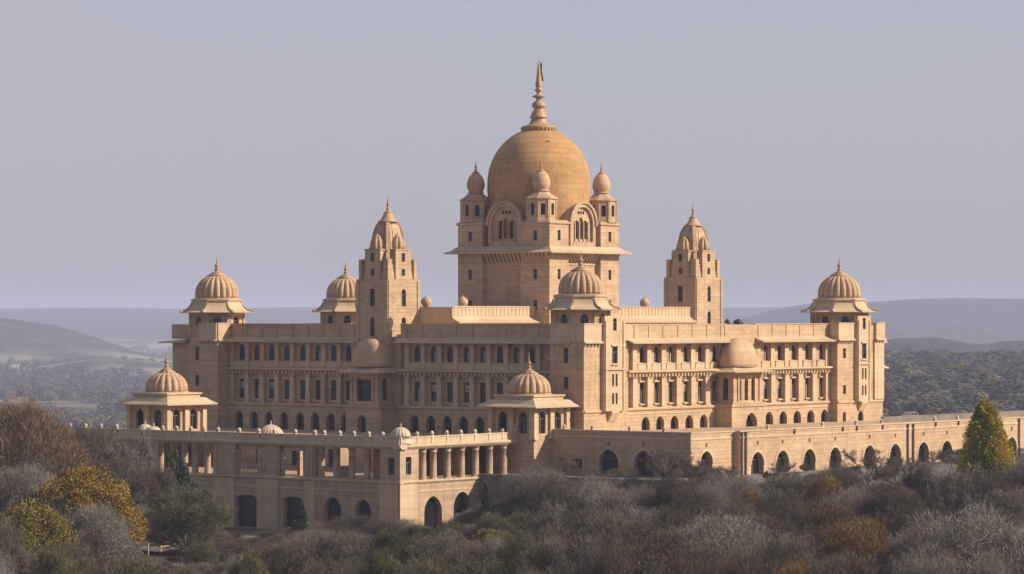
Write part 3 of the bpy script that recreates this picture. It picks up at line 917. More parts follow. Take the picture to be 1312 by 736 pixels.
# eave round the tower, with corbels under it
mb = MB()
q = lambda g, z: rect_ring(CX - HW, CX + HW, CY - HW, CY + HW, z, g)
mb.rings([q(-1.2, 29.3), q(0.15, 29.25), q(1.75, 28.98), q(1.8, 29.2), q(0.9, 29.55), q(0.1, 30.25), q(-1.2, 30.3)])
mb.build('eave', 'trim', ct)
for fr, c in ((FX(CX - HW + RC), CY), (FY(CY - HW + RC), CX), (FN(CX, CY, 0, HW - RC), 0), (FN(CX, CY, math.pi / 2, HW - RC), 0)):
    L = HW - PW - 0.3
    for i in range(10):
        t = c - L + (i + 0.5) * 2 * L / 10
        mb = MB()
        mb.section(fr, t - 0.2, t + 0.2, [(0.01, 27.4), (0.2, 27.4), (1.25, 28.9), (1.25, 29.28), (0.01, 29.28)])
        mb.build('corbel', 'trim', ct)
    mb = MB()
    mb.fbox(fr, c - L - 0.3, c + L + 0.3, 0.0, 0.15, 27.0, 27.3)
    mb.build('string_course', 'trim', ct)
for sgn, fr in ((1, FX(CX - HW)), (1, FY(CY - HW))):
    base_c = CY if fr.rot else CX
    for e in (-1, 1):
        c = base_c + e * (HW - PW / 2)
        for i in range(6):
            t = c - PW / 2 + (i + 0.5) * PW / 6
            mb = MB()
            mb.section(fr, t - 0.14, t + 0.14, [(0.01, 28.4), (0.1, 28.4), (0.7, 29.1), (0.7, 29.2), (0.01, 29.2)])
            mb.build('corbel', 'trim', ct)
# dormers: barrel-vaulted gables with lancet windows on each side
def dormer(ang):
    off = HW - 0.35
    fr = FN(CX, CY, ang, off)
    mb = MB()
    w, zs, r = 7.4, 34.3, 3.7
    lan = [(-1.25, 1.0, 31.6, 34.9, 'arch'), (0, 1.15, 31.6, 35.4, 'arch'), (1.25, 1.0, 31.6, 34.9, 'arch')]
    # recessed tympanum with lancets, inside a deep archivolt
    ri = r - 0.75
    panel(mb, fr, -ri, ri, 30.2, 35.8, lan, 0.4, -0.5)
    n = 16
    arc = lambda rr, z0=zs: [(rr * math.cos(math.pi * (1 - i / n)), z0 + rr * math.sin(math.pi * (1 - i / n))) for i in range(n + 1)]
    inn = [(-ri, 30.2)] + arc(ri) + [(ri, 30.2)]
    out = [(-r, 30.2)] + arc(r) + [(r, 30.2)]
    top = [(t, z) for t, z in arc(ri) if z > 35.8]
    mb.poly([fr(t, z, -0.5) for t, z in [(-math.sqrt(ri * ri - 1.5 ** 2), 35.8)] + top + [(math.sqrt(ri * ri - 1.5 ** 2), 35.8)]])
    k = len(inn)
    for i in range(k - 1):
        mb.poly([fr(*inn[i], 0), fr(*inn[i + 1], 0), fr(*out[i + 1], 0), fr(*out[i], 0)])
        mb.poly([fr(*inn[i], 0), fr(*inn[i + 1], 0), fr(*inn[i + 1], -0.5), fr(*inn[i], -0.5)])
        mb.poly([fr(*out[i], 0), fr(*out[i + 1], 0), fr(*out[i + 1], -6), fr(*out[i], -6)])
    # outer archivolt moulding
    o2 = [(-r - 0.3, 33.9)] + arc(r + 0.3) + [(r + 0.3, 33.9)]
    i2 = [(-r + 0.15, 33.9)] + arc(r - 0.15) + [(r - 0.15, 33.9)]
    for i in range(k - 1):
        a, b, c, d = i2[i], i2[i + 1], o2[i + 1], o2[i]
        mb.hexa([fr(*a, 0.02), fr(*b, 0.02), fr(*c, 0.02), fr(*d, 0.02), fr(*a, 0.28), fr(*b, 0.28), fr(*c, 0.28), fr(*d, 0.28)])
    for t in (-0.62, 0.62, -1.9, 1.9):
        mb.fbox(fr, t - 0.1, t + 0.1, -0.5, -0.28, 31.0, 34.6)
    mb.fbox(fr, -ri, ri, -0.5, 0.1, 30.25, 31.1)
    o = mb.build('dormer', 'stone', ct)
    for op in lan:
        put_window(fr, op, -0.85, ct)
    for t in (-0.72, 0, 0.72):                      # roundels above
        m2 = MB()
        m2.rings([[fr(t + 0.28 * math.cos(j * math.pi / 6), 36.25 + 0.28 * math.sin(j * math.pi / 6), -0.5 + e) for j in range(12)] for e in (0.01, 0.04)])
        m2.build('roundel', 'glass', ct)
for k in (2, 3):
    dormer(k * math.pi / 2)
dormer(0); dormer(math.pi / 2)
# main dome
mb = MB(); mb.smooth = True
RD = 9.2
prof = [(RD * 0.985, 30), (RD * 0.985, 38.0), (RD * 1.0, 40.5)]
for i in range(1, 25):
    a = i / 24 * math.pi / 2 * 0.985
    prof.append((RD * math.cos(a) ** 0.96, 41.6 + 9.9 * math.sin(a) ** 1.03))
mb.lathe(CX, CY, prof, 96)
dome = mb.build('main_dome', 'dome', ct)
mb = MB()
a = math.atan2(-CA * 0.0 - 0.80, -0.35)
hx = 0.0
fr = FN(CX, CY, math.radians(218 + 14), 5.95)
mb.fbox(fr, -0.32, 0.32, -0.8, 0.45, 48.3, 48.95)
mb.build('dome_hatch', 'dark', ct)
S = 0.2174 / 7.1
sp = [(96, 455), (98, 448), (98, 440), (90, 437), (72, 433), (58, 425), (48, 410), (44, 396), (44, 391), (54, 388), (53, 383), (44, 370), (36, 352), (28, 340), (26, 334), (38, 328), (41, 318), (39, 308), (28, 296), (16, 288), (14, 280), (22, 272), (38, 266), (38, 262), (18, 255), (12, 248), (13, 238), (24, 230), (24, 224), (14, 216), (20, 204), (20, 198), (15, 160), (10, 120), (6, 80), (3, 56)]
mb = MB(); mb.smooth = True
zs0 = 51.35
mb.lathe(CX, CY, [(r * S, zs0 + (455 - y) * S) for r, y in sp], 28)
mb.build('dome_spire', 'gilt', ct)
mb = MB()
for i in range(28):
    fr = FN(CX, CY, i * math.pi / 14, 3.12)
    mb.fbox(fr, -0.2, 0.2, -0.3, 0.1, zs0 - 0.25, zs0 + 0.3)
mb.lathe(CX, CY, [(3.0, zs0 - 0.45), (3.05, zs0 - 0.2), (3.05, zs0 + 0.2), (2.6, zs0 + 0.35)], 40)
mb.build('dome_collar', 'dome', ct)
mb = MB(); mb.mi = 0
zt = zs0 + 400 * S
rx, ry = SA, -CA
b0 = (CX + rx * 0.25, CY + ry * 0.25)
mb.lathe(b0[0], b0[1], [(0.05, zs0 + 250 * S), (0.05, zt - 0.1)], 6)
zA, zB = zt - 0.3, zt - 3.6
P = [(b0[0], b0[1], zA), (b0[0] + rx * 0.35, b0[1] + ry * 0.35, zA - 0.15), (b0[0] + rx * 0.25, b0[1] + ry * 0.3, zA - 1.4), (b0[0] + rx * 0.75, b0[1] + ry * 0.6, zB), (b0[0] + rx * 0.15, b0[1] + ry * 0.15, zB - 0.1)]
mb.poly([(x, y, z) for x, y, z in P]); mb.poly([(x + 0.05, y + 0.05, z) for x, y, z in P][::-1])
mb.build('flag', 'flag', ct)

# ================================================================== LOWER VERANDA BLOCK
TX, TY = -39.0, 5.7
VY1 = 86.0
ver = thing('veranda_block', (-20, 40, -15), 'two storey sandstone veranda block with columns above arched lower wall, in front of the palace', 'veranda')
vx, vy = FX(TX), FY(TY)
U = lambda p: uy(p, TX)
V = lambda p: ux(p, TY)
ZF, ZD, ZG = -7.2, -2.3, -15.5                     # veranda floor, ceiling, ground
mb = MB()
low = [(U(500), 1.5, -13.0, -10.9, 'rect'), (U(465), 3.2, -15.4, -10.1, 'arch'), (U(426), 3.4, -15.4, -9.9, 'arch'), (U(375), 4.1, -15.4, -10.2, 'seg'), (U(315), 4.6, -15.4, -10.2, 'seg'), (U(262), 4.2, -15.4, -9.7, 'arch'), (U(215), 3.6, -15.4, -9.7, 'arch')]
panel(mb, vx, TY, VY1, ZG, ZF - 0.4, low, 0.9)
lowy = [(V(523.5), 1.1, -11.9, -10.4, 'rect'), (V(555), 4.3, -15.4, -9.7, 'arch'), (V(592.5), 4.3, -15.4, -9.3, 'arch')]
panel(mb, vy, TX, -9.0, ZG, ZF - 0.4, lowy, 1.0)
# inner back walls so the openings lead somewhere
mb.box(TX + 6.0, TX + 6.4, TY + 6, VY1, ZG, ZF - 0.4)
mb.box(TX + 6.4, -9, TY + 6, TY + 6.4, ZG, ZF - 0.4)
base = mb.build('lower_wall', 'lower', ver)
put_window(vx, low[6], -1.1, base, 'window', 'bars') if False else None
put_window(vx, (U(500), 1.5, -13.0, -10.9, 'rect'), -0.5, base)
put_window(vy, lowy[0], -0.5, base)
for op in low[1:]:
    put_window(vx, op, -0.85, base, 'dark_doorway', 'plain')  # dark pane stands in for the shade inside the open archway
for op in lowy[1:]:
    put_window(vy, op, -0.95, base, 'dark_doorway', 'plain')  # dark pane again in place of the archway's shaded interior
# floor and roof slabs
mb = MB()
mb.box(TX + 0.05, -1.0, TY + 0.05, VY1, ZF - 0.4, ZF)
mb.build('veranda_floor', 'lower', ver)
mb = MB()
mb.box(TX + 0.02, -8.0, TY + 0.02, TY + 10.5, ZD, -1.6)
mb.box(TX + 0.02, TX + 2.3, TY + 10.5, 61, ZD, -1.6)
mb.box(TX + 2.3, TX + 6.2, uy(366, TX), uy(330, TX), ZD, -1.6)
mb.box(TX + 0.02, -18, 61, VY1, ZD, -1.6)
mb.box(-18, 2.8, TY + 10.5, VY1, ZD, -1.6)
mb.box(-8, 2.8, 10.5, TY + 10.5, ZD, -1.6)
mb.build('roof_deck', 'lower', ver)
# upper storey: solid piers and screens
mb = MB()
piers = [(487, 513.8), (391, 403), (330.5, 357), (274, 301.5)]
for a, b in piers[1:]:
    mb = MB()
    mb.fbox(vx, U(b), U(a), -1.2, 0.0, ZF, ZD)
    mb.fbox(vx, U(b) + 0.35, U(b) + 0.75, -0.1, 0.14, ZF + 0.4, ZD)
    mb.fbox(vx, U(a) - 0.75, U(a) - 0.35, -0.1, 0.14, ZF + 0.4, ZD)
    mb.build('pier', 'lower', ver)
mb = MB()
cw = (U(501), 1.3, -6.2, -3.6, 'rect')
panel(mb, vx, TY, U(487), ZF, ZD, [cw], 0.35)
cwy = (V(523.5), 1.3, -6.2, -3.5, 'rect')
panel(mb, vy, TX, V(536.5), ZF, ZD, [cwy], 0.35)
mb.poly([vy(V(536.5), ZF, 0), vy(V(536.5), ZF, -4), vy(V(536.5), ZD, -4), vy(V(536.5), ZD, 0)])
mb.poly([vx(U(487), ZF, 0), vx(U(487), ZF, -4), vx(U(487), ZD, -4), vx(U(487), ZD, 0)])
sw = (U(184), 1.6, -6.0, -4.2, 'rect')
panel(mb, vx, U(203), VY1, ZF, ZD, [sw], 0.35)
# screens in the two framed openings
for a, b in ((302, 330), (358.5, 390)):
    y0, y1 = U(b), U(a)
    mb.fbox(vx, y0, y1, -0.9, -0.35, ZD - 0.75, ZD)
    mb.fbox(vx, y0, y0 + 0.35, -0.9, -0.35, ZF, ZD)
    mb.fbox(vx, y1 - 0.35, y1, -0.9, -0.35, ZF, ZD)
# balustrade in the first
y0, y1 = U(330), U(302)
for zz_ in (-6.9, -6.2, -5.5):
    mb.fbox(vx, y0 + 0.35, y1 - 0.35, -0.7, -0.5, zz_, zz_ + 0.28)
for i in range(9):
    t = y0 + 0.5 + i * (y1 - y0 - 1.0) / 8
    mb.fbox(vx, t - 0.1, t + 0.1, -0.68, -0.52, ZF, -5.3)
# inner back walls of the veranda
iw = [(t, 1.2, -6.6, -3.7, 'rect') for t in (16, 22, 30, 38, 46, 54, 62, 70)]
fin = FX(-18.0)
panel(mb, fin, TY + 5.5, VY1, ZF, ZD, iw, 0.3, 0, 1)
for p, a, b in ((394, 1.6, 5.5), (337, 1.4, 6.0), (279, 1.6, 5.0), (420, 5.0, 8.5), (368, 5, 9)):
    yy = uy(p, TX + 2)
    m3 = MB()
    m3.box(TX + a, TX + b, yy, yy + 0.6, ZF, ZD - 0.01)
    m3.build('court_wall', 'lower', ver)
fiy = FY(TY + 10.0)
iw2 = [(t, 3.3, -7.1, -3.0, 'rect') for t in (-30, -25.5, -21, -16.5, -12, -7.5)]  # dark glass widened to stand in for deep shade between the columns
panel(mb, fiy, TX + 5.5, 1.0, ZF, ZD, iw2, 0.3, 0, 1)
mb.box(0.6, 1.0, 0.5, TY + 9.9, ZF, ZD)
upw = mb.build('upper_wall', ['lower', 'glass'], ver)
put_window(vx, cw, -0.3, upw); put_window(vy, cwy, -0.3, upw); put_window(vx, sw, -0.3, upw)
# columns
def column(x, y, r, z0, z1, parent):
    mb = MB(); mb.smooth = True
    h = z1 - z0
    mb.lathe(x, y, [(r * 1.25, z0), (r * 1.25, z0 + 0.16), (r * 1.05, z0 + 0.26), (r, z0 + 0.34), (r, z0 + h * 0.5), (r * 0.9, z1 - 0.75), (r * 1.08, z1 - 0.7), (r * 1.08, z1 - 0.6), (r * 0.92, z1 - 0.55), (r * 1.2, z1 - 0.2), (r * 1.3, z1 - 0.18), (r * 1.3, z1)], 20)
    return mb.build('column', 'lower', parent)
for p in (412, 431, 451, 470.5, 206, 222, 237, 250, 266):
    column(TX + 0.75, uy(p, TX + 0.75), 0.52, ZF, ZD, ver)
for p in (541.5, 555, 573, 591, 609, 627, 645, 662):
    column(ux(p, TY + 0.75), TY + 0.75, 0.56, ZF, ZD, ver)
# cornices and bands
mb = MB()
for fr, a, b in ((vx, TY - 0.435, VY1), (vy, TX - 0.435, -9.6)):
    mb.section(fr, a, b, [(-1.2, ZD - 0.02), (0.1, ZD - 0.02), (0.45, ZD + 0.35), (0.45, ZD + 0.6), (0.1, -1.55), (-1.2, -1.55)])
for fr, a, b in ((vx, TY - 0.285, VY1), (vy, TX - 0.285, -18.7)):
    mb.section(fr, a, b, [(-0.5, ZF - 0.42), (0.12, ZF - 0.42), (0.3, ZF - 0.2), (0.3, ZF), (0.0, ZF + 0.08), (-0.5, ZF + 0.08)])
    mb.section(fr, a + 0.25, b, [(0.003, -9.0), (0.1, -8.98), (0.1, -8.75), (0.003, -8.72)])
for p0, p1 in ((487, 511), (391, 404), (330, 357), (274, 301)):      # pilaster strips below the piers
    mb.fbox(vx, U(p1), U(p0), -0.05, 0.22, ZG, ZF - 0.45)
mb.fbox(vy, TX - 0.22, V(534), -0.05, 0.22, ZG, ZF - 0.45)
mb.build('cornice', 'trim', ver)
# balustrade on the roof edge
mb = MB()
for fr, a, b in ((vx, TY - 0.1, VY1), (vy, TX - 0.1, -9.6)):
    mb.fbox(fr, a, b, -0.42, -0.1, -1.6, -0.62)
    mb.fbox(fr, a, b, -0.5, -0.02, -0.62, -0.42)
mb.build('balustrade', 'trim', ver)
posts = [vx(U(p), 0, -0.26) for p in (50, 69, 88, 108, 128, 148, 207, 225, 243, 260, 278, 305, 330, 350, 377, 402, 414, 434, 452, 471, 489)]
posts += [vy(V(p), 0, -0.26) for p in (536, 555, 574, 592, 610, 628, 645, 662)]
for x, y, _ in posts:
    mb = MB(); mb.smooth = False
    mb.box(x - 0.26, x + 0.26, y - 0.26, y + 0.26, -1.6, -0.3)
    mb.smooth = True
    mb.lathe(x, y, [(0.2, -0.3), (0.32, -0.15), (0.34, 0.05), (0.2, 0.25), (0.03, 0.36)], 10)
    mb.build('balustrade_post', 'pale', ver)
# small roof domes
def cupola(x, y, z, r, h, drum, parent, ribs=16, sq=1.0):
    mb = MB(); mb.smooth = True
    if drum:
        mb.lathe(x, y, [(r * 1.15, z), (r * 1.15, z + drum * 0.3), (r * 1.0, z + drum * 0.4), (r * 0.95, z + drum), (r * 1.05, z + drum)], 24)
    prof = [(r * (math.cos(i / 10 * math.pi / 2) ** sq) * 1.0 + 0.03, z + drum + h * math.sin(i / 10 * math.pi / 2)) for i in range(11)]
    mb.lathe(x, y, prof, ribs * 6, ribs, 0.09)
    mb.lathe(x, y, [(0.2, z + drum + h - 0.03), (0.08, z + drum + h + 0.15), (0.14, z + drum + h + 0.25), (0.02, z + drum + h + 0.65)], 8)
    return mb.build('roof_cupola', 'pale', parent)
cupola(TX + 1.6, uy(513.5, TX + 1.6), -1.6, 1.52, 1.5, 1.15, ver)
cupola(TX + 3.2, uy(347, TX + 3.2), -1.6, 2.0, 1.7, 0.75, ver, 20, 1.3)
mb = MB(); mb.smooth = True
mb.lathe(TX + 3.2, uy(347, TX + 3.2), [(2.75, -1.6), (2.7, -1.2), (2.35, -1.0), (2.0, -0.7)], 32)
mb.build('cupola_base', 'pale', ver)
cupola(TX + 1.4, uy(186, TX + 1.4), -1.6, 1.3, 1.3, 0.75, ver)
cupola(TX + 1.4, uy(197, TX + 1.4), -1.6, 1.2, 0.95, 0.75, ver)

# ================================================================== PAVILIONS ON THE TERRACE
def pavilion(cx, cy, label, zb=-1.6, dz=0.0):
    h = 4.25
    panes = []
    t = thing('pavilion', (cx, cy, zb), label, 'pavilion', 'domed garden pavilions on the terrace')
    mb = MB()
    for fr in (FX(cx - h), FY(cy - h), FN(cx, cy, 0, h), FN(cx, cy, math.pi / 2, h)):
        c = cy if fr(0, 0, 0)[0] == cx - h and fr.rot else (cx if fr.rot == 0.0 else 0)
        ops = [(c - 2.05, 1.75, zb + 0.9, 2.7 + dz, 'arch'), (c + 2.05, 1.75, zb + 0.9, 2.7 + dz, 'arch')]
        panel(mb, fr, c - h, c + h, zb, 3.9 + dz, ops, 0.5, 0, None, True)
        panes += [(fr, op) for i, op in enumerate(ops) if not (fr.rot == -math.pi / 2 and i == 1)]
    pw_ = mb.build('arched_wall', 'stone', t)
    for fr, op in panes:
        put_window(fr, op, -0.42, pw_)  # panes on the unseen rear faces are added to block light
    for sx in (-1, 0, 1):
        for sy in (-1, 0, 1):
            if sx == 0 and sy == 0:
                continue
            m2 = MB()
            x, y = cx + sx * h, cy + sy * h
            m2.box(x - 0.45, x + 0.45, y - 0.45, y + 0.45, zb, 3.3 + dz)
            m2.box(x - 0.55, x + 0.55, y - 0.55, y + 0.55, zb, zb + 0.5)
            m2.box(x - 0.58, x + 0.58, y - 0.58, y + 0.58, 2.9 + dz, 3.25 + dz)
            m2.build('pillar', 'trim', t)
    mb = MB()
    q = lambda g, z: rect_ring(cx - h, cx + h, cy - h, cy + h, z + dz, g)
    mb.rings([q(-0.3, 3.55), q(0.5, 3.6), q(1.72, 3.32), q(1.76, 3.5), q(1.0, 3.95), q(0.35, 4.5), q(-0.3, 4.55)])
    mb.build('eave', 'trim', t)
    mb = MB()
    mb.rings([q(-0.35, 4.5), q(-0.35, 5.0), q(-0.1, 5.05), q(-0.1, 5.3), q(-0.6, 5.35)])
    mb.build('attic', 'trim', t)
    ribbed(cx, cy, 5.55 + dz, 3.55, 3.3, t, 'rib', 18)
    mb = MB(); mb.smooth = True
    mb.lathe(cx, cy, [(1.3, 8.62 + dz), (1.45, 8.75 + dz), (1.0, 8.95 + dz), (0.6, 9.2 + dz)], 60, 10, 0.12)
    mb.build('lotus_cap', 'rib', t)
    finial(cx, cy, 8.9 + dz, 0.95, 3.2, t)
    return t
pl_x = -28.0
pavilion(pl_x, uy(213.5, pl_x), 'ribbed dome pavilion on the terrace at the far left, below the left end tower')
pr_x0 = -10.0
pr_y0 = uy(684, pr_x0)
pavilion(pr_x0 + 4.25, pr_y0 + 4.25, 'ribbed dome pavilion where the colonnade meets the terrace, in front of the central corner tower', -1.6, 0.1)

# ================================================================== ARCADED TERRACE (right)
ter = thing('arcaded_terrace', (30, -10, -7), 'long sandstone terrace wall with a row of dark arches to the right below the palace', 'terrace')
WX, WY, WY2 = pr_x0 + 4.3, 0.0, -25.0
WY = uy(885, WX)
ZB, ZT = -7.4, -0.2
wx_, wy_, wy2 = FX(WX), FY(WY), FY(WY - 1.2)
XS = ux(948, WY - 1.2)
mb = MB()
mb.box(pr_x0, -0.5, pr_y0, pr_y0 + 8.6, ZB, -1.58)    # plinth under the pavilion
a1 = [(uy(780, WX), 3.7, ZB + 0.1, -3.0, 'arch'), (uy(824.6, WX), 3.7, ZB + 0.1, -3.05, 'arch'), (uy(739, WX) , 2.0, -6.2, -4.6, 'rect'), (uy(722, WX), 1.5, -6.2, -4.6, 'rect')]
panel(mb, wx_, WY, pr_y0, ZB, ZT, a1, 0.9)
a2 = [(ux(905, WY), 3.4, ZB + 0.1, -3.0, 'arch')]
panel(mb, wy_, WX, XS, ZB, ZT, a2, 1.1)
a3 = [(ux(p, WY - 1.2), 3.6, ZB + 0.1, -3.5, 'arch') for p in (970.6, 1002.6, 1037, 1070, 1114, 1147, 1183, 1213, 1254, 1296, 1330)]
panel(mb, wy2, XS, 125, ZB, ZT, a3, 1.1)
mb.poly([(XS, WY, ZB), (XS, WY - 1.2, ZB), (XS, WY - 1.2, ZT), (XS, WY, ZT)])
mb.box(WX + 0.01, 125, WY + 0.3, 8, -1.3, -0.9)
mb.box(WX + 5, 125, WY + 5, WY + 5.4, ZB, -1.3)
mb.box(WX + 5, WX + 5.4, WY + 5.4, pr_y0, ZB, -1.3)
tw_ = mb.build('arcade_wall', 'stone', ter)
for op in a1:
    put_window(wx_, op, -0.82, tw_, 'dark_doorway', 'bars')  # dark panes stand in for the shade within the arches
put_window(wy_, a2[0], -1.0, tw_, 'dark_doorway', 'bars')
for op in a3:
    put_window(wy2, op, -1.0, tw_, 'dark_doorway', 'bars')  # arch interiors' shade is put into these dark panes
mb = MB()
for fr, a, b in ((wx_, WY - 0.15, pr_y0), (wy_, WX - 0.15, XS), (wy2, XS - 0.15, 125)):
    mb.section(fr, a, b, [(-0.6, ZT), (0.14, ZT), (0.14, ZT + 0.22), (-0.6, ZT + 0.22)])
    mb.section(fr, a + 0.14, b, [(0.002, -1.25), (0.12, -1.22), (0.12, -1.0), (0.002, -0.95)])
    mb.section(fr, a + 0.14, b, [(0.002, -0.5), (0.06, -0.48), (0.06, -0.38), (0.002, -0.35)])
mb.build('coping', 'trim', ter)
for i, op in enumerate(a3 + a2 + a1[:2]):
    mb = MB()
    fr = wy2 if i < len(a3) else (wy_ if i == len(a3) else wx_)
    tc, w, zb, zt, k = op
    mb.fbox(fr, tc - 0.14, tc + 0.14, 0.0, 0.14, -2.3, -1.75)
    mb.build('keystone', 'pipe', ter)
    mb = MB()
    o_ = arch_pts(tc, w + 0.9, zt - w * 0.56, w * 0.56 + 0.45, 10)
    i_ = arch_pts(tc, w + 0.1, zt - w * 0.56, w * 0.56 + 0.05, 10)
    for j in range(10):
        a, b, c, d = i_[j], i_[j + 1], o_[j + 1], o_[j]
        mb.hexa([fr(*a, 0.0), fr(*b, 0.0), fr(*c, 0.0), fr(*d, 0.0), fr(*a, 0.08), fr(*b, 0.08), fr(*c, 0.08), fr(*d, 0.08)])
    mb.build('arch_moulding', 'trim', ter)
for p in (951, 956, 1163.5, 1170.5, 1306):
    mb = MB()
    xx = ux(p, WY - 1.4)
    mb.lathe(xx, WY - 1.42, [(0.16, ZB), (0.16, ZT - 0.3), (0.24, ZT - 0.25), (0.24, ZT)], 8)
    mb.build('downpipe', 'pipe', ter)
for p in (1098, 1131, 1199, 1228, 1080, 1018):
    mb = MB()
    xx = ux(p, WY - 1.3)
    mb.fbox(wy2, xx - 0.12, xx + 0.12, 0.0, 0.3, -0.9, -0.1)
    mb.build('spout', 'pipe', ter)
for fr, t in [(wx_, uy(p, WX)) for p in (722, 758, 806, 850)] + [(wy2, ux(p, WY - 1.2)) for p in (985, 1055, 1098, 1131, 1199, 1228)]:
    mb = MB()
    x, y, z = fr(t, ZT + 0.22, -0.2)
    mb.box(x - 0.22, x + 0.22, y - 0.22, y + 0.22, ZT + 0.21, ZT + 0.5)
    mb.smooth = True
    mb.lathe(x, y, [(0.16, ZT + 0.5), (0.28, ZT + 0.62), (0.28, ZT + 0.8), (0.03, ZT + 1.02)], 10)
    mb.build('coping_post', 'pale', ter)
# parapet far side of the terrace
bk = MB()
bk.box(ux(1132, -9.0), 130, -9.0, -8.5, -0.9, 0.15)
tag(bk.build('garden_wall', 'retain'), 'low shaded brown wall behind the arcaded terrace, right of the palace', 'wall')  # the wall's shade is put into its dark stone colour
# retaining wall and road below the arcade
RX, RYE = -19.2, -74.0
mb = MB()
mb.box(RX - 0.5, RX, RYE - 0.5, TY - 0.05, -17, -6.95)
mb.box(RX, 160, RYE - 0.5, RYE, -17, -6.95)
mb.box(RX - 0.62, RX + 0.2, RYE - 0.62, TY - 0.05, -7.0, -6.7)
mb.box(RX - 0.57, RX - 0.49, RYE, TY - 0.05, -9.6, -9.3)
tag(mb.build('retaining_wall', 'retain'), 'dark stone retaining wall carrying the road below the arcaded terrace', 'wall')
mb = MB()
mb.box(RX + 0.01, 160, RYE + 0.01, TY - 0.1, -9, -7.0)
struct(mb.build('road', 'asphalt'))

# ================================================================== SMALL THINGS
# rooftop tanks on the right wing
tanks = (('squat black water tank on the right wing roof, nearer the stone spire', 932, 0.5, 0.5), ('wider black water tank on the right wing roof, just above the bulging bay roof', 946, 0.85, 0.5))
for lab, p, w, h in tanks:
    y_ = 6.0
    x_ = ux(p, y_)
    t = thing('water_tank', (x_, y_, 14.9), lab, 'tank', 'black tanks on the wing roof')
    mb = MB(); mb.smooth = True
    mb.lathe(x_, y_, [(w * 0.95, 16.6), (w, 16.7), (w, 16.6 + h), (w * 0.8, 16.75 + h), (w * 0.3, 16.9 + h), (w * 0.28, 17.0 + h)], 18)
    mb.build('tank', 'dark', t)
    mb = MB()
    for sx in (-1, 1):
        for sy in (-1, 1):
            mb.box(x_ + sx * w * 0.6 - 0.08, x_ + sx * w * 0.6 + 0.08, y_ + sy * w * 0.6 - 0.08, y_ + sy * w * 0.6 + 0.08, 14.9, 16.6)
    mb.build('stand', 'pipe', t)
# parked car on the terrace
def car(x, y, z, label):
    t = thing('parked_car', (x, y, z), label, 'car')
    L, W = 4.3, 1.75
    side = [(-2.15, 0.3), (-2.15, 0.75), (-2.05, 0.9), (-1.25, 0.98), (-0.7, 1.5), (0.75, 1.55), (1.5, 1.0), (2.05, 0.88), (2.15, 0.6), (2.12, 0.3)]
    mb = MB()
    a = [(x + u, y - W / 2 + (0.12 if v > 1.2 else 0), z + v) for u, v in side]
    b = [(x + u, y + W / 2 - (0.12 if v > 1.2 else 0), z + v) for u, v in side]
    k = len(side)
    mb.add(a + b, [list(range(k)), list(range(2 * k - 1, k - 1, -1))] + [[i, (i + 1) % k, (i + 1) % k + k, i + k] for i in range(k)])
    mb.build('body', 'silver', t)
    for u0, u1, v0, v1 in ((-1.05, -0.1, 1.0, 1.45), (0.02, 1.05, 1.0, 1.45)):
        mb = MB()
        for sgn in (-1, 1):
            yy = y + sgn * (W / 2 + 0.004)
            mb.poly([(x + u0, yy, z + v0), (x + u1 + 0.15 * (u0 > 0), yy, z + v0), (x + u1 - 0.25 * (u0 > 0), yy - sgn * 0.1, z + v1), (x + u0 + 0.35 * (u0 < -0.5), yy - sgn * 0.1, z + v1)])
        mb.build('window', 'glass', t)
    for u in (-1.35, 1.35):
        for sgn in (-1, 1):
            mb = MB(); mb.smooth = False
            ring = lambda r, yy: [(x + u + r * math.cos(j * math.pi / 8), yy, z + 0.33 + r * math.sin(j * math.pi / 8)) for j in range(16)]
            yc = y + sgn * (W / 2 - 0.08)
            mb.rings([ring(0.33, yc - 0.1), ring(0.33, yc + 0.1)])
            w_ = mb.build('wheel', 'dark', t)
car(ux(1166, -6.0), -6.0, -0.9, 'small silver grey car with dark windows parked behind the wall of the arcaded terrace')
# lion-like urns replaced by plain stone posts on the arcade coping
for i, p in enumerate((759, 806, 990, 1060, 1140)):
    pass

# railing by the path, lower left
rail = thing('metal_railing', (*at(195, 462), -15), 'pale metal railing along the path among trees at the lower left', 'railing')
RP = []
for p, dep in ((160, 470), (175, 463), (190, 460), (206, 460), (221, 464), (228, 468)):
    RP.append(at(p, dep))
mb = MB()
for z in (-14.0, -14.45):
    for (xa, ya), (xb, yb) in zip(RP[:-1], RP[1:]):
        mb.hexa([(xa, ya, z), (xb, yb, z), (xb + 0.06, yb + 0.06, z), (xa + 0.06, ya + 0.06, z), (xa, ya, z + 0.09), (xb, yb, z + 0.09), (xb + 0.06, yb + 0.06, z + 0.09), (xa + 0.06, ya + 0.06, z + 0.09)])
mb.build('rail', 'trim', rail)
for x, y in RP:
    mb = MB()
    mb.box(x - 0.06, x + 0.06, y - 0.06, y + 0.06, -15.6, -13.85)
    mb.build('post', 'trim', rail)

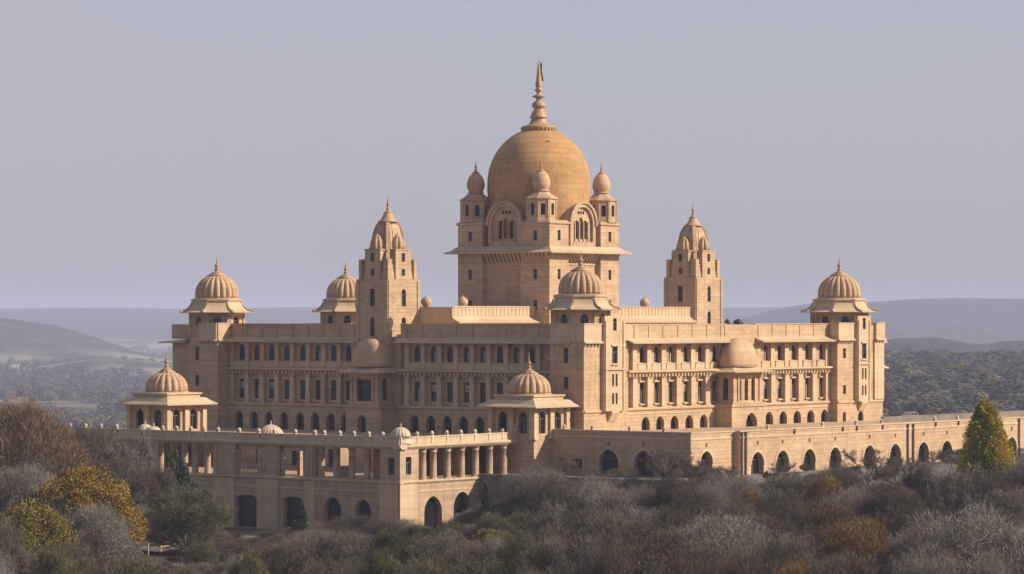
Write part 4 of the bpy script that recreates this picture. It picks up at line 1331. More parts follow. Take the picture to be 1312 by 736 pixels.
# ================================================================== GROUND, VALLEY, HILLS
rng = np.random.default_rng(7)
def sstep(a, b, x):
    t = np.clip((x - a) / (b - a), 0, 1)
    return t * t * (3 - 2 * t)
WV = [(rng.uniform(0, 6.28), rng.uniform(0, 6.28), rng.uniform(0, 6.28)) for _ in range(10)]
def wav(lat, dep, scale):
    o = 0
    for i, (a, p, q) in enumerate(WV):
        f = 1.7 ** (i % 5) / scale
        o = o + np.sin((lat * np.cos(a) + dep * np.sin(a)) * f + p) / 1.6 ** (i % 5)
    return o / 4.0
def height(lat, dep):
    lat = np.asarray(lat, float); dep = np.asarray(dep, float)
    z = -15.5 + 0.35 * wav(lat, dep, 14)
    left = -85 + 3.0 * wav(lat, dep, 350)
    right = -52 + 13 * sstep(1300, 2900, dep) + 3.0 * wav(lat, dep, 160)
    right = right + (left - right) * sstep(2950, 3400, dep)
    ang = lat / np.maximum(dep, 1) * FPX + 656
    far = left + (right - left) * sstep(980, 1090, ang)
    z = z + (far - z) * sstep(640, 1050, dep)
    # left hill
    z = z + 100 * np.exp(-((dep - 6900) / 480) ** 2) * np.exp(-((lat + 1078) / 255) ** 2) * (1 + 0.09 * wav(lat, dep, 60) + 0.05 * wav(dep, lat, 20))
    # low rise in front of it
    z = z + 29 * np.exp(-((dep - 5600) / 330) ** 2) * np.exp(-((lat + 688) / 150) ** 2)
    # blue wooded ridge on the right
    z = z + (76 + 7 * wav(lat, 0 * dep, 55)) * np.exp(-((dep - 4300) / 380) ** 2) * sstep(300, 520, lat) * (1 - 0.14 * sstep(540, 640, lat) + 0.1 * sstep(600, 700, lat))
    # far ridges
    z = z + (150 + 9 * wav(lat, 0 * dep, 230)) * np.exp(-((dep - 9300) / 900) ** 2) * sstep(250, 900, lat) * (0.92 + 0.08 * sstep(900, 1300, lat))
    z = z + (135 + 8 * wav(lat, 0 * dep, 300)) * sstep(9500, 13500, dep)
    return z
deps = np.concatenate([np.linspace(60, 640, 90), np.linspace(650, 2500, 90), np.linspace(2540, 6500, 130), np.linspace(6600, 15500, 80)])
us = np.linspace(-0.30, 0.30, 301)
DD, UU = np.meshgrid(deps, us, indexing='ij')
LL = UU * (DD + 350)
ZZ = height(LL, DD)
gx = cam_xy[0] + CA * DD + SA * LL
gy = cam_xy[1] + SA * DD - CA * LL
def np_mesh(name, V, F, mats, parent=None, org=(0, 0, 0), smooth=False, midx=None):
    me = bpy.data.meshes.new(name)
    V = np.asarray(V, np.float32); F = np.asarray(F, np.int32)
    k = F.shape[1]
    me.vertices.add(len(V)); me.vertices.foreach_set('co', V.ravel())
    me.loops.add(F.size); me.loops.foreach_set('vertex_index', F.ravel())
    me.polygons.add(len(F))
    me.polygons.foreach_set('loop_start', np.arange(0, F.size, k, dtype=np.int32))
    me.polygons.foreach_set('loop_total', np.full(len(F), k, np.int32))
    if smooth:
        me.polygons.foreach_set('use_smooth', np.ones(len(F), bool))
    for m in (mats if isinstance(mats, (list, tuple)) else [mats]):
        me.materials.append(M[m])
    me.update(calc_edges=True)
    o = bpy.data.objects.new(name, me)
    C.objects.link(o)
    if parent:
        o.parent = parent
    return o
# ground material: leaf litter and grass near, fields and scrub far
m, n, l, b = new_mat('earth_and_fields')
g = n.new('ShaderNodeNewGeometry')
f1 = noise(n, l, g.outputs['Position'], 0.05, 8, 0.65)
rr = ramp(n, [(0.3, (0.070, 0.060, 0.036)), (0.5, (0.115, 0.095, 0.058)), (0.7, (0.19, 0.155, 0.10))])
l.new(f1, rr.inputs[0])
f2 = noise(n, l, g.outputs['Position'], 0.0035, 7, 0.6)
r2 = ramp(n, [(0.34, (0.028, 0.036, 0.024)), (0.46, (0.055, 0.060, 0.036)), (0.52, (0.17, 0.15, 0.10)), (0.60, (0.32, 0.29, 0.20))])
l.new(f2, r2.inputs[0])
vo = n.new('ShaderNodeTexVoronoi'); vo.inputs['Scale'].default_value = 0.006
l.new(g.outputs['Position'], vo.inputs['Vector'])
r3 = ramp(n, [(0.0, (0.5, 0.55, 0.5)), (1.0, (1.35, 1.25, 1.1))])
l.new(vo.outputs['Color'], r3.inputs[0])
fld = mixc(n, l, r2.outputs[0], r3.outputs[0], 0.8, 'MULTIPLY')
sp_ = n.new('ShaderNodeSeparateXYZ'); l.new(g.outputs['Position'], sp_.inputs[0])
mr = n.new('ShaderNodeMapRange'); mr.inputs[1].default_value = -16; mr.inputs[2].default_value = -24
l.new(sp_.outputs[2], mr.inputs[0])
wl_ = n.new('ShaderNodeMapRange'); wl_.inputs[1].default_value = -70; wl_.inputs[2].default_value = -45   # wooded hills above the plain
l.new(sp_.outputs[2], wl_.inputs[0])
hillc = ramp(n, [(0.34, (0.022, 0.025, 0.021)), (0.5, (0.042, 0.042, 0.034)), (0.62, (0.095, 0.082, 0.06))])
f3 = noise(n, l, g.outputs['Position'], 0.02, 9, 0.75); l.new(f3, hillc.inputs[0])
farc = mixc(n, l, fld, hillc.outputs[0], wl_.outputs[0])
ln_ = n.new('ShaderNodeVectorMath'); ln_.operation = 'DISTANCE'
ln_.inputs[1].default_value = (20, 20, -15)
l.new(g.outputs['Position'], ln_.inputs[0])
nr = n.new('ShaderNodeMapRange'); nr.inputs[1].default_value = 250; nr.inputs[2].default_value = 420
l.new(ln_.outputs['Value'], nr.inputs[0])
allc = mixc(n, l, rr.outputs[0], farc, nr.outputs[0])
l.new(allc, b.inputs['Base Color']); b.inputs['Roughness'].default_value = 0.95
b.inputs['Specular IOR Level'].default_value = 0.1
M['ground'] = m
nd, nu = DD.shape
idx = np.arange(nd * nu).reshape(nd, nu)
F = np.stack([idx[:-1, :-1], idx[1:, :-1], idx[1:, 1:], idx[:-1, 1:]], -1).reshape(-1, 4)
struct(np_mesh('ground', np.stack([gx, gy, ZZ], -1).reshape(-1, 3), F, 'ground', smooth=True))
# the path in the lower left
pp = []
for p, dep, w in ((150, 476, 2.6), (185, 468, 3.0), (205, 464, 3.2), (222, 462, 3.4), (245, 466, 3.0), (275, 476, 2.6)):
    x, y = at(p, dep)
    pp.append((x - CA * w, y - SA * w)); pp.append((x + CA * w, y + SA * w))
mb = MB()
for i in range(len(pp) // 2 - 1):
    a, b_, c, d = pp[2 * i], pp[2 * i + 1], pp[2 * i + 3], pp[2 * i + 2]
    mb.poly([(*a, -14.95), (*b_, -14.95), (*c, -14.95), (*d, -14.95)])
struct(mb.build('path', 'asphalt'))

# ================================================================== TREES
def unit(v):
    return v / np.maximum(np.linalg.norm(v, axis=-1, keepdims=True), 1e-9)
def blades(S, D, L, w, r):
    """thin tapering strips from S along D"""
    side = unit(np.cross(D, r.normal(size=D.shape))) * (w[:, None] if np.ndim(w) else w)
    E = S + D * L[:, None]
    V = np.stack([S - side, S + side, E + side * 0.25, E - side * 0.25], 1).reshape(-1, 3)
    F = np.arange(len(S) * 4).reshape(-1, 4)
    return V, F
def tubes(S, D, L, r0, r1, seg=6):
    n = len(S)
    ref = np.where(np.abs(D[:, 2:3]) > 0.9, np.array([[1.0, 0, 0]]), np.array([[0, 0, 1.0]]))
    a = unit(np.cross(D, ref)); b = np.cross(D, a)
    th = np.arange(seg) * 2 * np.pi / seg
    circ = a[:, None] * np.cos(th)[None, :, None] + b[:, None] * np.sin(th)[None, :, None]
    lo = S[:, None] + circ * r0[:, None, None]
    hi = (S + D * L[:, None])[:, None] + circ * r1[:, None, None]
    V = np.concatenate([lo, hi], 1).reshape(-1, 3)
    i = np.arange(seg); j = (i + 1) % seg
    f = np.stack([i, j, j + seg, i + seg], -1)
    F = (f[None] + (np.arange(n) * 2 * seg)[:, None, None]).reshape(-1, 4)
    return V, F
def cat(parts):
    V, F, o = [], [], 0
    for v, f in parts:
        V.append(v); F.append(f + o); o += len(v)
    return np.concatenate(V), np.concatenate(F)
def skeleton(r, H, R, nl=(8, 7, 6, 6, 4), stem=0.22, up=0.25):
    """branch levels as (start, direction, length) arrays"""
    lv = []
    trunk_h = H * stem
    n0 = nl[0]
    az = np.arange(n0) * 2.4 + r.uniform(0, 6)
    el = r.uniform(0.35, 1.35, n0)
    S = np.stack([np.zeros(n0), np.zeros(n0), r.uniform(0.75, 1.0, n0) * trunk_h], -1)
    D = np.stack([np.cos(az) * np.cos(el), np.sin(az) * np.cos(el), np.sin(el)], -1)
    L = 0.50 * (np.cos(el) * R + np.sin(el) * (H - trunk_h)) * r.uniform(0.85, 1.1, n0)
    lv.append((S, D, L))
    for k, nc in enumerate(nl[1:]):
        t = r.uniform(0.3, 1.02, (len(S), nc))
        S2 = (S[:, None] + D[:, None] * (L[:, None] * t)[..., None]).reshape(-1, 3)
        D2 = unit(D[:, None] + r.normal(size=(len(S), nc, 3)) * (0.55 + 0.08 * k) + np.array([0, 0, up])).reshape(-1, 3)
        L2 = (L[:, None] * r.uniform(0.42, 0.68, (len(S), nc)) * (1.1 - 0.35 * t)).reshape(-1)
        S, D, L = S2, D2, L2
        lv.append((S, D, L))
    return trunk_h, lv
def trunk_mesh(r, H, th, lv, rad):
    S, D, L = lv[0]
    parts = [tubes(np.array([[0, 0, -0.6]]), np.array([[0, 0, 1.0]]), np.array([th + 0.6]), np.array([rad * 1.25]), np.array([rad * 0.85]), 9)]
    parts.append(tubes(S, D, L, np.full(len(S), rad * 0.55), np.full(len(S), rad * 0.22)))
    S, D, L = lv[1]
    parts.append(tubes(S, D, L, np.full(len(S), rad * 0.26), np.full(len(S), rad * 0.1), 5))
    return cat(parts)
def bare_tree_meshes(seed, H=10.0, R=5.2, twig='twig', dens=6):
    r = np.random.default_rng(seed)
    th, lv = skeleton(r, H, R, (9, 7, 6, 7, dens), 0.2)
    tv, tf = trunk_mesh(r, H, th, lv, 0.2)
    c0 = np.array([0, 0, H * 0.52]); ax = np.array([R, R, H * 0.50])
    def pull(p):                                     # keep the crown round: long shoots bend back to its outline
        q = (p - c0) / ax
        rho = np.linalg.norm(q, axis=1, keepdims=True)
        return c0 + (p - c0) * np.where(rho > 1, (1 + (rho - 1) * 0.18) / np.maximum(rho, 1e-6), 1.0)
    P = []
    for k, w in ((2, 0.036), (3, 0.025), (4, 0.019)):
        S, D, L = lv[k]
        S, E_ = pull(S), pull(S + D * L[:, None])
        D = unit(E_ - S); L = np.linalg.norm(E_ - S, axis=1)
        P.append(blades(S, D, np.maximum(L, 0.25), np.full(len(S), w), r))
    cv, cf = cat(P)
    return (tv, tf), (cv, cf), twig
def leafy_meshes(seed, H, R, leaf, n=9000, size=0.22, stem=0.16):
    r = np.random.default_rng(seed)
    th, lv = skeleton(r, H, R, (10, 7, 6, 6), stem, 0.2)
    tv, tf = trunk_mesh(r, H, th, lv, 0.2)
    S, D, L = lv[3]
    pick = r.integers(0, len(S), n)
    p = S[pick] + D[pick] * (L[pick] * r.uniform(0, 1.15, n))[:, None] + r.normal(size=(n, 3)) * 0.16
    d = unit(r.normal(size=(n, 3)) + np.array([0, 0, 0.5]))
    V, F = blades(p, d, r.uniform(0.7, 1.4, n) * size * 1.5, np.full(n, size * 0.55), r)
    V2, F2 = blades(*[lv[2][0], lv[2][1], lv[2][2]], np.full(len(lv[2][0]), 0.03), r)
    return (tv, tf), (V, F), leaf
def fuzzy_meshes(seed, H, R, leaf, n=34000, w=0.012, ln=0.42):
    """leafless tree with a full round crown of fine twigs"""
    r = np.random.default_rng(seed)
    th, lv = skeleton(r, H, R * 0.95, (11, 7, 6, 6, 4), 0.2)
    tv, tf = trunk_mesh(r, H, th, lv, 0.2)
    nc = 90
    d = unit(r.normal(size=(nc, 3)) + np.array([0, 0, 0.35]))
    c = d * (r.uniform(0.45, 0.95, nc) ** 0.5)[:, None] * np.array([R * 0.8, R * 0.8, H * 0.38]) + np.array([0, 0, H * 0.54])
    cs = r.uniform(0.6, 1.5, nc) * R * 0.20
    k = r.integers(0, nc, n)
    q = unit(r.normal(size=(n, 3)) + np.array([0, 0, 0.2]))
    p = c[k] + q * (cs[k] * r.uniform(0.05, 1.0, n) ** 0.6)[:, None]
    base = np.array([0, 0, H * 0.25])
    dd = unit(unit(p - base) * 0.7 + q * 0.35 + r.normal(size=(n, 3)) * 0.7 + np.array([0, 0, 0.4]))
    P = [blades(p, dd, r.uniform(0.5, 1.3, n) * ln, r.uniform(0.6, 1.4, n) * w, r)]
    for k_, ww in ((1, 0.06), (2, 0.04), (3, 0.028), (4, 0.02)):
        S, D, L = lv[k_]
        P.append(blades(S, D, L, np.full(len(S), ww), r))
    V, F = cat(P)
    return (tv, tf), (V, F), leaf
def round_leafy_meshes(seed, H, R, leaf, n=30000, size=0.2):
    """a full round crown made of many overlapping leaf clumps"""
    r = np.random.default_rng(seed)
    th, lv = skeleton(r, H, R * 0.8, (10, 7, 5), 0.18, 0.2)
    tv, tf = trunk_mesh(r, H, th, lv, 0.2)
    nc = 150
    d = unit(r.normal(size=(nc, 3)) + np.array([0, 0, 0.25]))
    rad = r.uniform(0.55, 0.98, nc) ** 0.6
    c = d * rad[:, None] * np.array([R * 0.86, R * 0.86, H * 0.40]) + np.array([0, 0, H * 0.56])
    cs = r.uniform(0.55, 1.25, nc) * R * 0.19
    k = r.integers(0, nc, n)
    q = unit(r.normal(size=(n, 3)))
    p = c[k] + q * (cs[k] * r.uniform(0.35, 1.1, n) ** 0.5)[:, None]
    dd = unit(q + r.normal(size=(n, 3)) * 0.7 + np.array([0, 0, 0.3]))
    V, F = blades(p, dd, r.uniform(0.7, 1.4, n) * size * 1.5, np.full(n, size * 0.5), r)
    return (tv, tf), (V, F), leaf
def conifer_meshes(seed, H, R, leaf, n=12000, size=0.3, belly=0.12, pw=0.8):
    r = np.random.default_rng(seed)
    tv, tf = tubes(np.array([[0, 0, -0.5]]), np.array([[0, 0, 1.0]]), np.array([H * 0.97]), np.array([0.24]), np.array([0.04]), 8)
    nb = 420
    h = r.uniform(0.02, 1.0, nb) ** 1.15
    prof = np.minimum(1.0, (1 - h) ** pw * 1.06) * np.minimum(1, 0.72 + h / belly * 0.3)
    az = r.uniform(0, 2 * np.pi, nb)
    lump = 1 + 0.22 * np.sin(3 * az + 9 * h) * np.sin(7 * h + 2 * az) + r.normal(0, 0.09, nb)
    bl = R * prof * lump
    k = r.integers(0, nb, n)
    t = r.uniform(0, 1, n) ** 0.55
    rad = bl[k] * t
    a = az[k] + r.normal(0, 0.16, n)
    z = H * h[k] * 0.96 + 0.35 * rad * r.uniform(-0.3, 0.6, n) + r.normal(0, 0.16, n)
    p = np.stack([np.cos(a) * rad, np.sin(a) * rad, np.clip(z, 0.1, H)], -1)
    d = unit(np.stack([np.cos(a), np.sin(a), np.full(n, 0.55)], -1) + r.normal(size=(n, 3)) * 0.5)
    V, F = blades(p, d, r.uniform(0.6, 1.4, n) * size, np.full(n, size * 0.3), r)
    return (tv, tf), (V, F), leaf
PROTO = {}
def proto(key, data):
    (tv, tf), (cv, cf), leaf = data
    t = np_mesh('trunk', tv, tf, 'bark'); c = np_mesh('crown', cv, cf, leaf)
    PROTO[key] = (t.data, c.data, float(np.percentile(cv[:, 2], 99.3)), float(np.percentile(np.hypot(cv[:, 0], cv[:, 1]), 95)))
    bpy.data.objects.remove(t); bpy.data.objects.remove(c)
def plant(key, x, y, z, h, w, rot, label, cat_, name, group=None):
    """h and w: the tree's height and crown width in metres"""
    tm, cm, ph, pr = PROTO[key]
    o = thing(name, (x, y, z), label, cat_, group)
    o.rotation_euler = (0, 0, rot)
    s = w / 2 / pr
    o.scale = (s, s, h / ph)
    for nm, me in (('trunk', tm), ('crown', cm)):
        q = bpy.data.objects.new(nm, me)
        C.objects.link(q); q.parent = o
    return o
for i in range(2):
    proto(('bare', i), bare_tree_meshes(20 + i, 10.0, 5.5, 'twig', 7))
for i in range(2):
    proto(('thin', i), bare_tree_meshes(30 + i, 9.0, 5.0, 'twig', 3))
for i in range(2, 6):
    proto(('bare', i), fuzzy_meshes(20 + i, 10.0, 5.5, 'twig'))
for i in range(2):
    proto(('rust', i), fuzzy_meshes(40 + i, 14.0, 9.0, 'rust', 60000, 0.02, 0.65))
    proto(('yellow', i), round_leafy_meshes(50 + i, 9.0, 5.0, 'yellow', 80000, 0.105))
    proto(('olive', i), round_leafy_meshes(60 + i, 9.0, 4.6, 'olive', 66000, 0.105))
    proto(('dull', i), fuzzy_meshes(70 + i, 9.0, 5.2, 'dull', 26000, 0.018, 0.4))
    proto(('brown', i), fuzzy_meshes(80 + i, 8.0, 5.0, 'brown', 26000, 0.022, 0.35))
    proto(('green', i), leafy_meshes(85 + i, 9.0, 3.2, 'green', 18000, 0.22))
proto(('conifer', 0), conifer_meshes(90, 10.0, 4.2, 'conifer', 34000, 0.30, 0.12, 0.62))
proto(('cypress', 0), conifer_meshes(91, 6.0, 0.9, 'green', 7000, 0.2, 0.3))
proto(('pine', 0), conifer_meshes(92, 6.0, 2.0, 'green', 9000, 0.26))
rr_ = random.Random(5)
def tree(key, px, ytop, dep, wpx, label, name='tree', cat_='tree', group=None, zg=None):
    x, y = at(px, dep)
    lat = (px - 656) / FPX * dep
    z = float(height(lat, dep)) if zg is None else zg
    h = zat(ytop, dep) - z
    return plant(key, x, y, z, max(h, 1.0), wpx / FPX * dep, rr_.uniform(0, 6.28), label, cat_, name, group)
tree(('rust', 0), 18, 519, 470, 178, 'tall leafless tree with rust brown twigs at the far left edge', 'bare_tree')
tree(('yellow', 0), 108, 606, 405, 140, 'golden yellow round tree among grey trees at the lower left', 'autumn_tree')
tree(('olive', 0), 34, 650, 365, 118, 'yellow green bushy tree in the bottom left corner', 'autumn_tree')
tree(('green', 0), 224, 584, 480, 46, 'dark green narrow tree rising against the veranda columns', 'evergreen_tree')
tree(('dull', 0), 240, 630, 452, 115, 'sparse olive brown tree in front of the veranda wall at left', 'tree')
tree(('conifer', 0), 1262, 515, 478, 70, 'large golden green cone shaped conifer before the arcade at right', 'conifer', zg=-7.0)
tree(('cypress', 0), 622, 620, 478, 16, 'small slim dark green cypress beside the veranda corner', 'cypress')
tree(('pine', 0), 386, 646, 462, 30, 'small dark green conifer in front of the veranda doorway', 'conifer')
tree(('olive', 1), 632, 682, 400, 64, 'low yellow green bush tree below the slim cypress', 'tree')
tree(('dull', 1), 588, 672, 440, 70, 'sparse olive shrub before the sunlit veranda arches', 'shrub', 'shrub')
tree(('brown', 0), 1062, 650, 392, 84, 'ochre brown leafed tree on the slope right of centre', 'tree')
tree(('brown', 1), 1112, 668, 380, 70, 'lower ochre brown tree right of its taller twin', 'tree')
tree(('dull', 0), 355, 704, 380, 70, 'olive yellow bush at the bottom below the veranda doorway', 'tree')
tree(('bare', 2), 1245, 656, 330, 225, 'broad grey leafless tree filling the bottom right', 'bare_tree')
tree(('bare', 3), 800, 664, 335, 210, 'broad grey brown leafless tree at the bottom centre right', 'bare_tree')
tree(('bare', 4), 925, 664, 345, 180, 'wide pale grey leafless tree at the bottom, left of the ochre trees', 'bare_tree')
tree(('olive', 1), 1238, 470, 2250, 74, 'large pale green round tree in the far wood, above the golden conifer', 'tree')
tree(('olive', 0), 1276, 488, 1950, 50, 'pale green round tree in the far wood, just right of the conifer tip', 'tree')
tree(('olive', 0), 1142, 500, 1700, 36, 'pale green tree in the far wood beside the palace right end tower', 'tree')
G = 'leafless trees filling the slope below the palace'
LB = 'grey leafless tree in the dense wood on the slope below the palace'
def bare(px, yt, dep, w, zg=None, kind=None):
    tree((kind, rr_.randrange(2)) if kind else ('bare', (rr_.randrange(6) if rr_.random() < 0.5 else rr_.randrange(2, 6))), px, yt, dep, w, LB, 'bare_tree', 'tree', G, zg)
for a in ((60, 548, 492, 120), (112, 548, 490, 120), (160, 562, 488, 100), (150, 590, 474, 100), (10, 560, 470, 130), (70, 585, 455, 120), (200, 600, 476, 70), (120, 650, 380, 110), (176, 650, 462, 50), (0, 610, 400, 120), (80, 640, 400, 110), (30, 600, 430, 110), (300, 706, 440, 60), (290, 680, 480, 44), (318, 689, 478, 44), (352, 680, 478, 50), (378, 676, 478, 46), (402, 670, 480, 50), (272, 680, 476, 50), (455, 662, 462, 90), (500, 668, 455, 80), (415, 680, 450, 80), (0, 668, 345, 80)):
    bare(*a)
# trees rising against the retaining wall
yy = 1.0
while yy > -86:
    xx = -24.0 - rr_.uniform(0, 3)
    dep = (xx - cam_xy[0]) * CA + (yy - cam_xy[1]) * SA
    lat = (xx - cam_xy[0]) * SA - (yy - cam_xy[1]) * CA
    p = 656 + FPX * lat / dep
    bare(p, rr_.uniform(598, 622) if p > 690 else rr_.uniform(640, 655), dep, rr_.uniform(62, 95))
    yy -= rr_.uniform(2.6, 4.2)
# shrubs and trees standing on the road in front of the arcade
for a in ((850, 574, 486, 72), (890, 590, 484, 56), (1000, 592, 480, 50), (1112, 576, 474, 80), (1150, 590, 470, 70), (720, 596, 502, 50), (930, 598, 480, 60)):
    bare(*a, zg=-7.0, kind='thin')
for i in range(34):
    xx = rr_.uniform(12, 100)
    yy = WY - 1.2 - rr_.uniform(2.5, 16)
    dep = (xx - cam_xy[0]) * CA + (yy - cam_xy[1]) * SA
    lat = (xx - cam_xy[0]) * SA - (yy - cam_xy[1]) * CA
    h = rr_.uniform(1.0, 2.6)
    tree(('thin' if i % 4 else 'dull', rr_.randrange(2)), 656 + FPX * lat / dep, HOR + FPX * (ZC + 7.0 - h) / dep, dep, h * rr_.uniform(1.3, 2.0) * FPX / dep, 'low leafless bush on the road edge in front of the dark arches', 'bush', 'bush', 'low bushes in front of the arches', -7.0)
for i in range(14):
    xx = rr_.uniform(-17, -7)
    yy = rr_.uniform(-60, 3)
    dep = (xx - cam_xy[0]) * CA + (yy - cam_xy[1]) * SA
    lat = (xx - cam_xy[0]) * SA - (yy - cam_xy[1]) * CA
    h = rr_.uniform(1.2, 2.6)
    tree(('thin' if i % 3 else 'dull', rr_.randrange(2)), 656 + FPX * lat / dep, HOR + FPX * (ZC + 7.0 - h) / dep, dep, h * rr_.uniform(1.3, 2.0) * FPX / dep, 'low leafless bush on the road edge in front of the dark arches', 'bush', 'bush', 'low bushes in front of the arches', -7.0)
for a in ((262, 690, 470, 46), (285, 694, 466, 50), (340, 690, 470, 44), (362, 684, 474, 40), (410, 672, 476, 44), (330, 700, 460, 56), (440, 668, 478, 40), (232, 704, 455, 50), (250, 700, 450, 50)):
    bare(*a)
LINE_X = [-20, 100, 150, 230, 300, 400, 480, 530, 600, 640, 700, 800, 900, 1000, 1100, 1180, 1230, 1340]
LINE_Y = [640, 680, 708, 708, 700, 686, 668, 678, 674, 646, 618, 614, 612, 622, 618, 604, 598, 594]
for k, dep in enumerate((456, 438, 416, 390, 362, 330, 296)):
    f = (456 - dep) / 168
    px = -30 + rr_.uniform(0, 40)
    while px < 1345:
        yl = float(np.interp(px, LINE_X, LINE_Y))
        yt = yl + (726 - yl) * f ** 0.95 + rr_.uniform(-16, 16)
        skip = (145 < px < 245 and yt < 714) or (285 < px < 345 and dep > 440)
        hw = rr_.uniform(50, 98) * (1 + 0.55 * f)
        if not skip:
            q = rr_.random()
            if q < 0.12 and 860 < px:
                tree(('brown', rr_.randrange(2)), px, yt, dep, hw * 0.8, 'brown leafed tree thinly scattered among grey trees on the slope', 'tree', 'tree', 'brown trees scattered on the slope')
            elif q < 0.22 and px < 760:
                tree(('dull', rr_.randrange(2)), px, yt, dep, hw * 0.8, 'dull olive tree thinly scattered among grey trees below the veranda', 'tree', 'tree', 'olive trees scattered below the veranda')
            else:
                bare(px, yt, dep, hw)
        px += rr_.uniform(40, 72) * (1 + 0.5 * f)

# ---- far woods: one mass each
def far_wood(name, n, lat_dep, size, faces, mat, leaf=0.15):
    r = np.random.default_rng(len(name) * 7)
    lat, dep = lat_dep(r, n)
    z = height(lat, dep)
    R = size * r.uniform(0.65, 1.35, n)
    x = cam_xy[0] + CA * dep + SA * lat
    y = cam_xy[1] + SA * dep - CA * lat
    d = unit(r.normal(size=(n, faces, 3)) + np.array([0, 0, 0.45]))
    k3 = r.normal(size=(n, 1, 3)) * 3.2
    lump = 0.93 + 0.10 * np.sin((d * k3).sum(-1, keepdims=True) * 1.6) + 0.12 * r.random((n, faces, 1))
    p = np.stack([x, y, z + R * 0.95], -1)[:, None] + d * lump * (R[:, None, None] * np.array([1.0, 1.0, 0.85]))
    p = p.reshape(-1, 3); d = d.reshape(-1, 3)
    nn = unit(d + r.normal(size=d.shape) * 0.12)
    a = unit(np.cross(nn, r.normal(size=d.shape))); b = np.cross(nn, a)
    s = np.repeat(R, faces)[:, None] * leaf * r.uniform(0.6, 1.3, (len(p), 1))
    V = np.stack([p - a * s - b * s * 0.8, p + a * s - b * s * 0.8, p + a * s * 0.7 + b * s, p - a * s * 0.7 + b * s], 1).reshape(-1, 3)
    return struct(np_mesh(name, V, np.arange(len(V)).reshape(-1, 4), mat), 'stuff')
def right_zone(r, n):
    dep = 1150 + 1750 * r.random(n) ** 0.8
    px = r.uniform(1085, 1340, n)
    return (px - 656) / FPX * dep, dep
far_wood('distant_wood', 1900, right_zone, 11.0, 520, 'wood_far', 0.07)
def left_zone(r, n):
    yy = 448 + 110 * r.random(n) ** 0.7
    dep = 103 * FPX / (yy - 405)
    px = r.uniform(-20, 330, n)
    lat = (px - 656) / FPX * dep
    keep = (wav(lat, dep * 0.6, 90) > -0.05) & (height(lat, dep) < -70)
    k = np.where(keep)[0]
    return lat[np.resize(k, n)] + r.normal(0, 8, n), dep[np.resize(k, n)] + r.normal(0, 25, n)
far_wood('valley_scrub', 2300, left_zone, 7.0, 110, 'wood_far', 0.14)
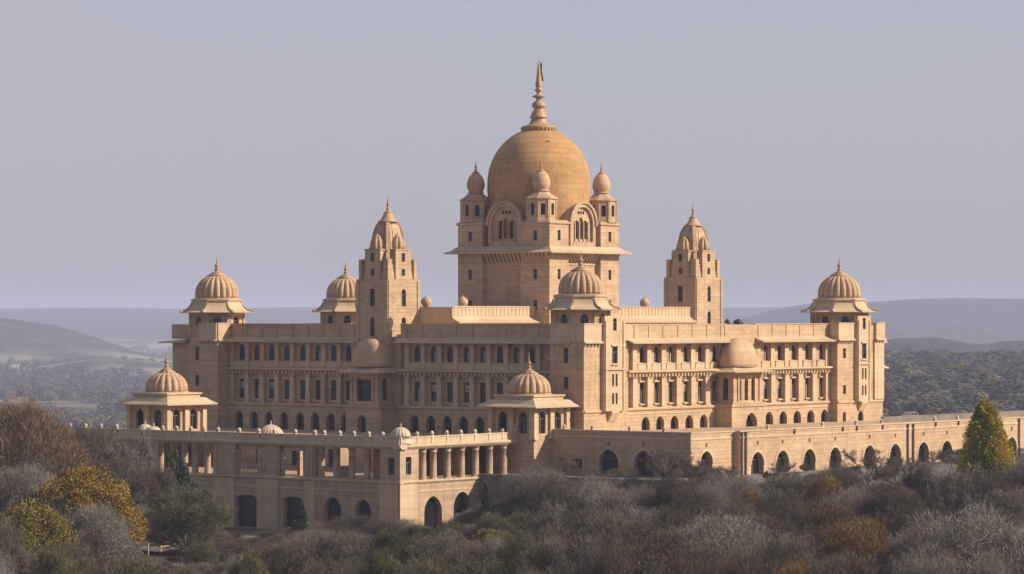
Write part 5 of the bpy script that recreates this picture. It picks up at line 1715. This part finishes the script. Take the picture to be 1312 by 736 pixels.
# white buildings scattered in the valley
bl = [(23, 483, 17, 6, 'pale building beside a light field, leftmost in the valley'), (123, 458, 7, 4, 'small white house in a row, middle of the hilltop trio'), (116, 457, 4, 4, 'small white house in a row, left of the hilltop trio'), (131, 458, 4, 3, 'small white house in a row, right of the hilltop trio'),
      (138, 447, 4, 2, 'tiny white house further back than the hilltop trio'), (181, 448, 8, 2, 'long low white shed beyond the hilltop trio'), (144, 428, 7, 3, 'far pale block on the plain below the horizon'), (115, 428, 5, 3, 'far pale house on the plain, left of the pale block'), (8, 508, 20, 4, 'long low pale roofed house just behind the rust tree'),
      (75, 511, 34, 3, 'very long low whitewashed building on the valley floor'), (68, 531, 9, 5, 'small pale house peeping from the scrub right of the rust tree'), (172, 493, 14, 3, 'long pale house low in the valley left of the pavilion'), (110, 500, 9, 4, 'small white house among dark valley trees')]
for p, yb, w, h, lab in bl:
    dep = 100 * FPX / (yb + 1 - 405)
    lat = (p - 656) / FPX * dep
    z = float(height(lat, dep))
    for _ in range(8):
        dep = (ZC - z) * FPX / (yb - 405); lat = (p - 656) / FPX * dep; z = float(height(lat, dep))
    x, y = ground(lat, dep)
    W, Hh = w / FPX * dep, h / FPX * dep + 1.5
    t = thing('house', (x, y, z), lab, 'house', 'pale houses in the valley')
    t.rotation_euler = (0, 0, ANG - math.pi / 2 + rr_.uniform(-0.2, 0.2))
    def local(mb, name, mat):
        me = bpy.data.meshes.new(name); me.from_pydata(mb.v, [], mb.f); me.materials.append(M[mat]); me.update()
        o = bpy.data.objects.new(name, me); C.objects.link(o); o.parent = t
    fr0 = lambda t_, z_, d_: (t_, -d_, z_)
    nb = max(2, int(W / 5))
    ops = [(-W / 2 + (i + 0.5) * W / nb, W / nb * 0.4, Hh * 0.35, Hh * 0.7, 'rect') for i in range(nb)]
    mb = MB()
    panel(mb, fr0, -W / 2, W / 2, -2, Hh, ops, 0.5)
    mb.poly([(W / 2, 0, -2), (W / 2, W * 0.5, -2), (W / 2, W * 0.5, Hh), (W / 2, 0, Hh)])
    mb.poly([(-W / 2, 0, -2), (-W / 2, W * 0.5, -2), (-W / 2, W * 0.5, Hh), (-W / 2, 0, Hh)])
    mb.poly([(-W / 2, W * 0.5, -2), (W / 2, W * 0.5, -2), (W / 2, W * 0.5, Hh), (-W / 2, W * 0.5, Hh)])
    local(mb, 'wall', 'farwhite')
    mb = MB(); mb.box(-W / 2 - 0.3, W / 2 + 0.3, -0.3, W * 0.5 + 0.3, Hh, Hh + 0.4)
    local(mb, 'roof', 'farroof')
    mb = MB()
    for tc, w_, zb, zt, _ in ops:
        mb.poly([fr0(tc - w_ / 2, zb, -0.45), fr0(tc + w_ / 2, zb, -0.45), fr0(tc + w_ / 2, zt, -0.45), fr0(tc - w_ / 2, zt, -0.45)])
    local(mb, 'window', 'glass')

# ================================================================== HAZE
m = bpy.data.materials.new('haze_air'); m.use_nodes = True
n = m.node_tree.nodes; n.clear()
out = n.new('ShaderNodeOutputMaterial')
pv = n.new('ShaderNodeVolumePrincipled')
pv.inputs['Color'].default_value = (0.70, 0.74, 0.96, 1)
pv.inputs['Density'].default_value = HAZE_DENSITY
pv.inputs['Anisotropy'].default_value = 0.0
m.node_tree.links.new(pv.outputs[0], out.inputs['Volume'])
M['haze'] = m
top = float(max(ZZ.max(), 64.0)) + 8.0
bot = float(ZZ.min()) - 2.0
mb = MB()
cxh, cyh = cam_xy[0] + CA * 7700, cam_xy[1] + SA * 7700
fz = lambda a, b_: (cxh + CA * a + SA * b_, cyh + SA * a - CA * b_)
P = [fz(-8200, -5400), fz(8200, -5400), fz(8200, 5400), fz(-8200, 5400)]
P = P[::-1]
mb.hexa([(*p, bot) for p in P] + [(*p, top) for p in P])
struct(mb.build('haze', 'haze'), 'stuff')
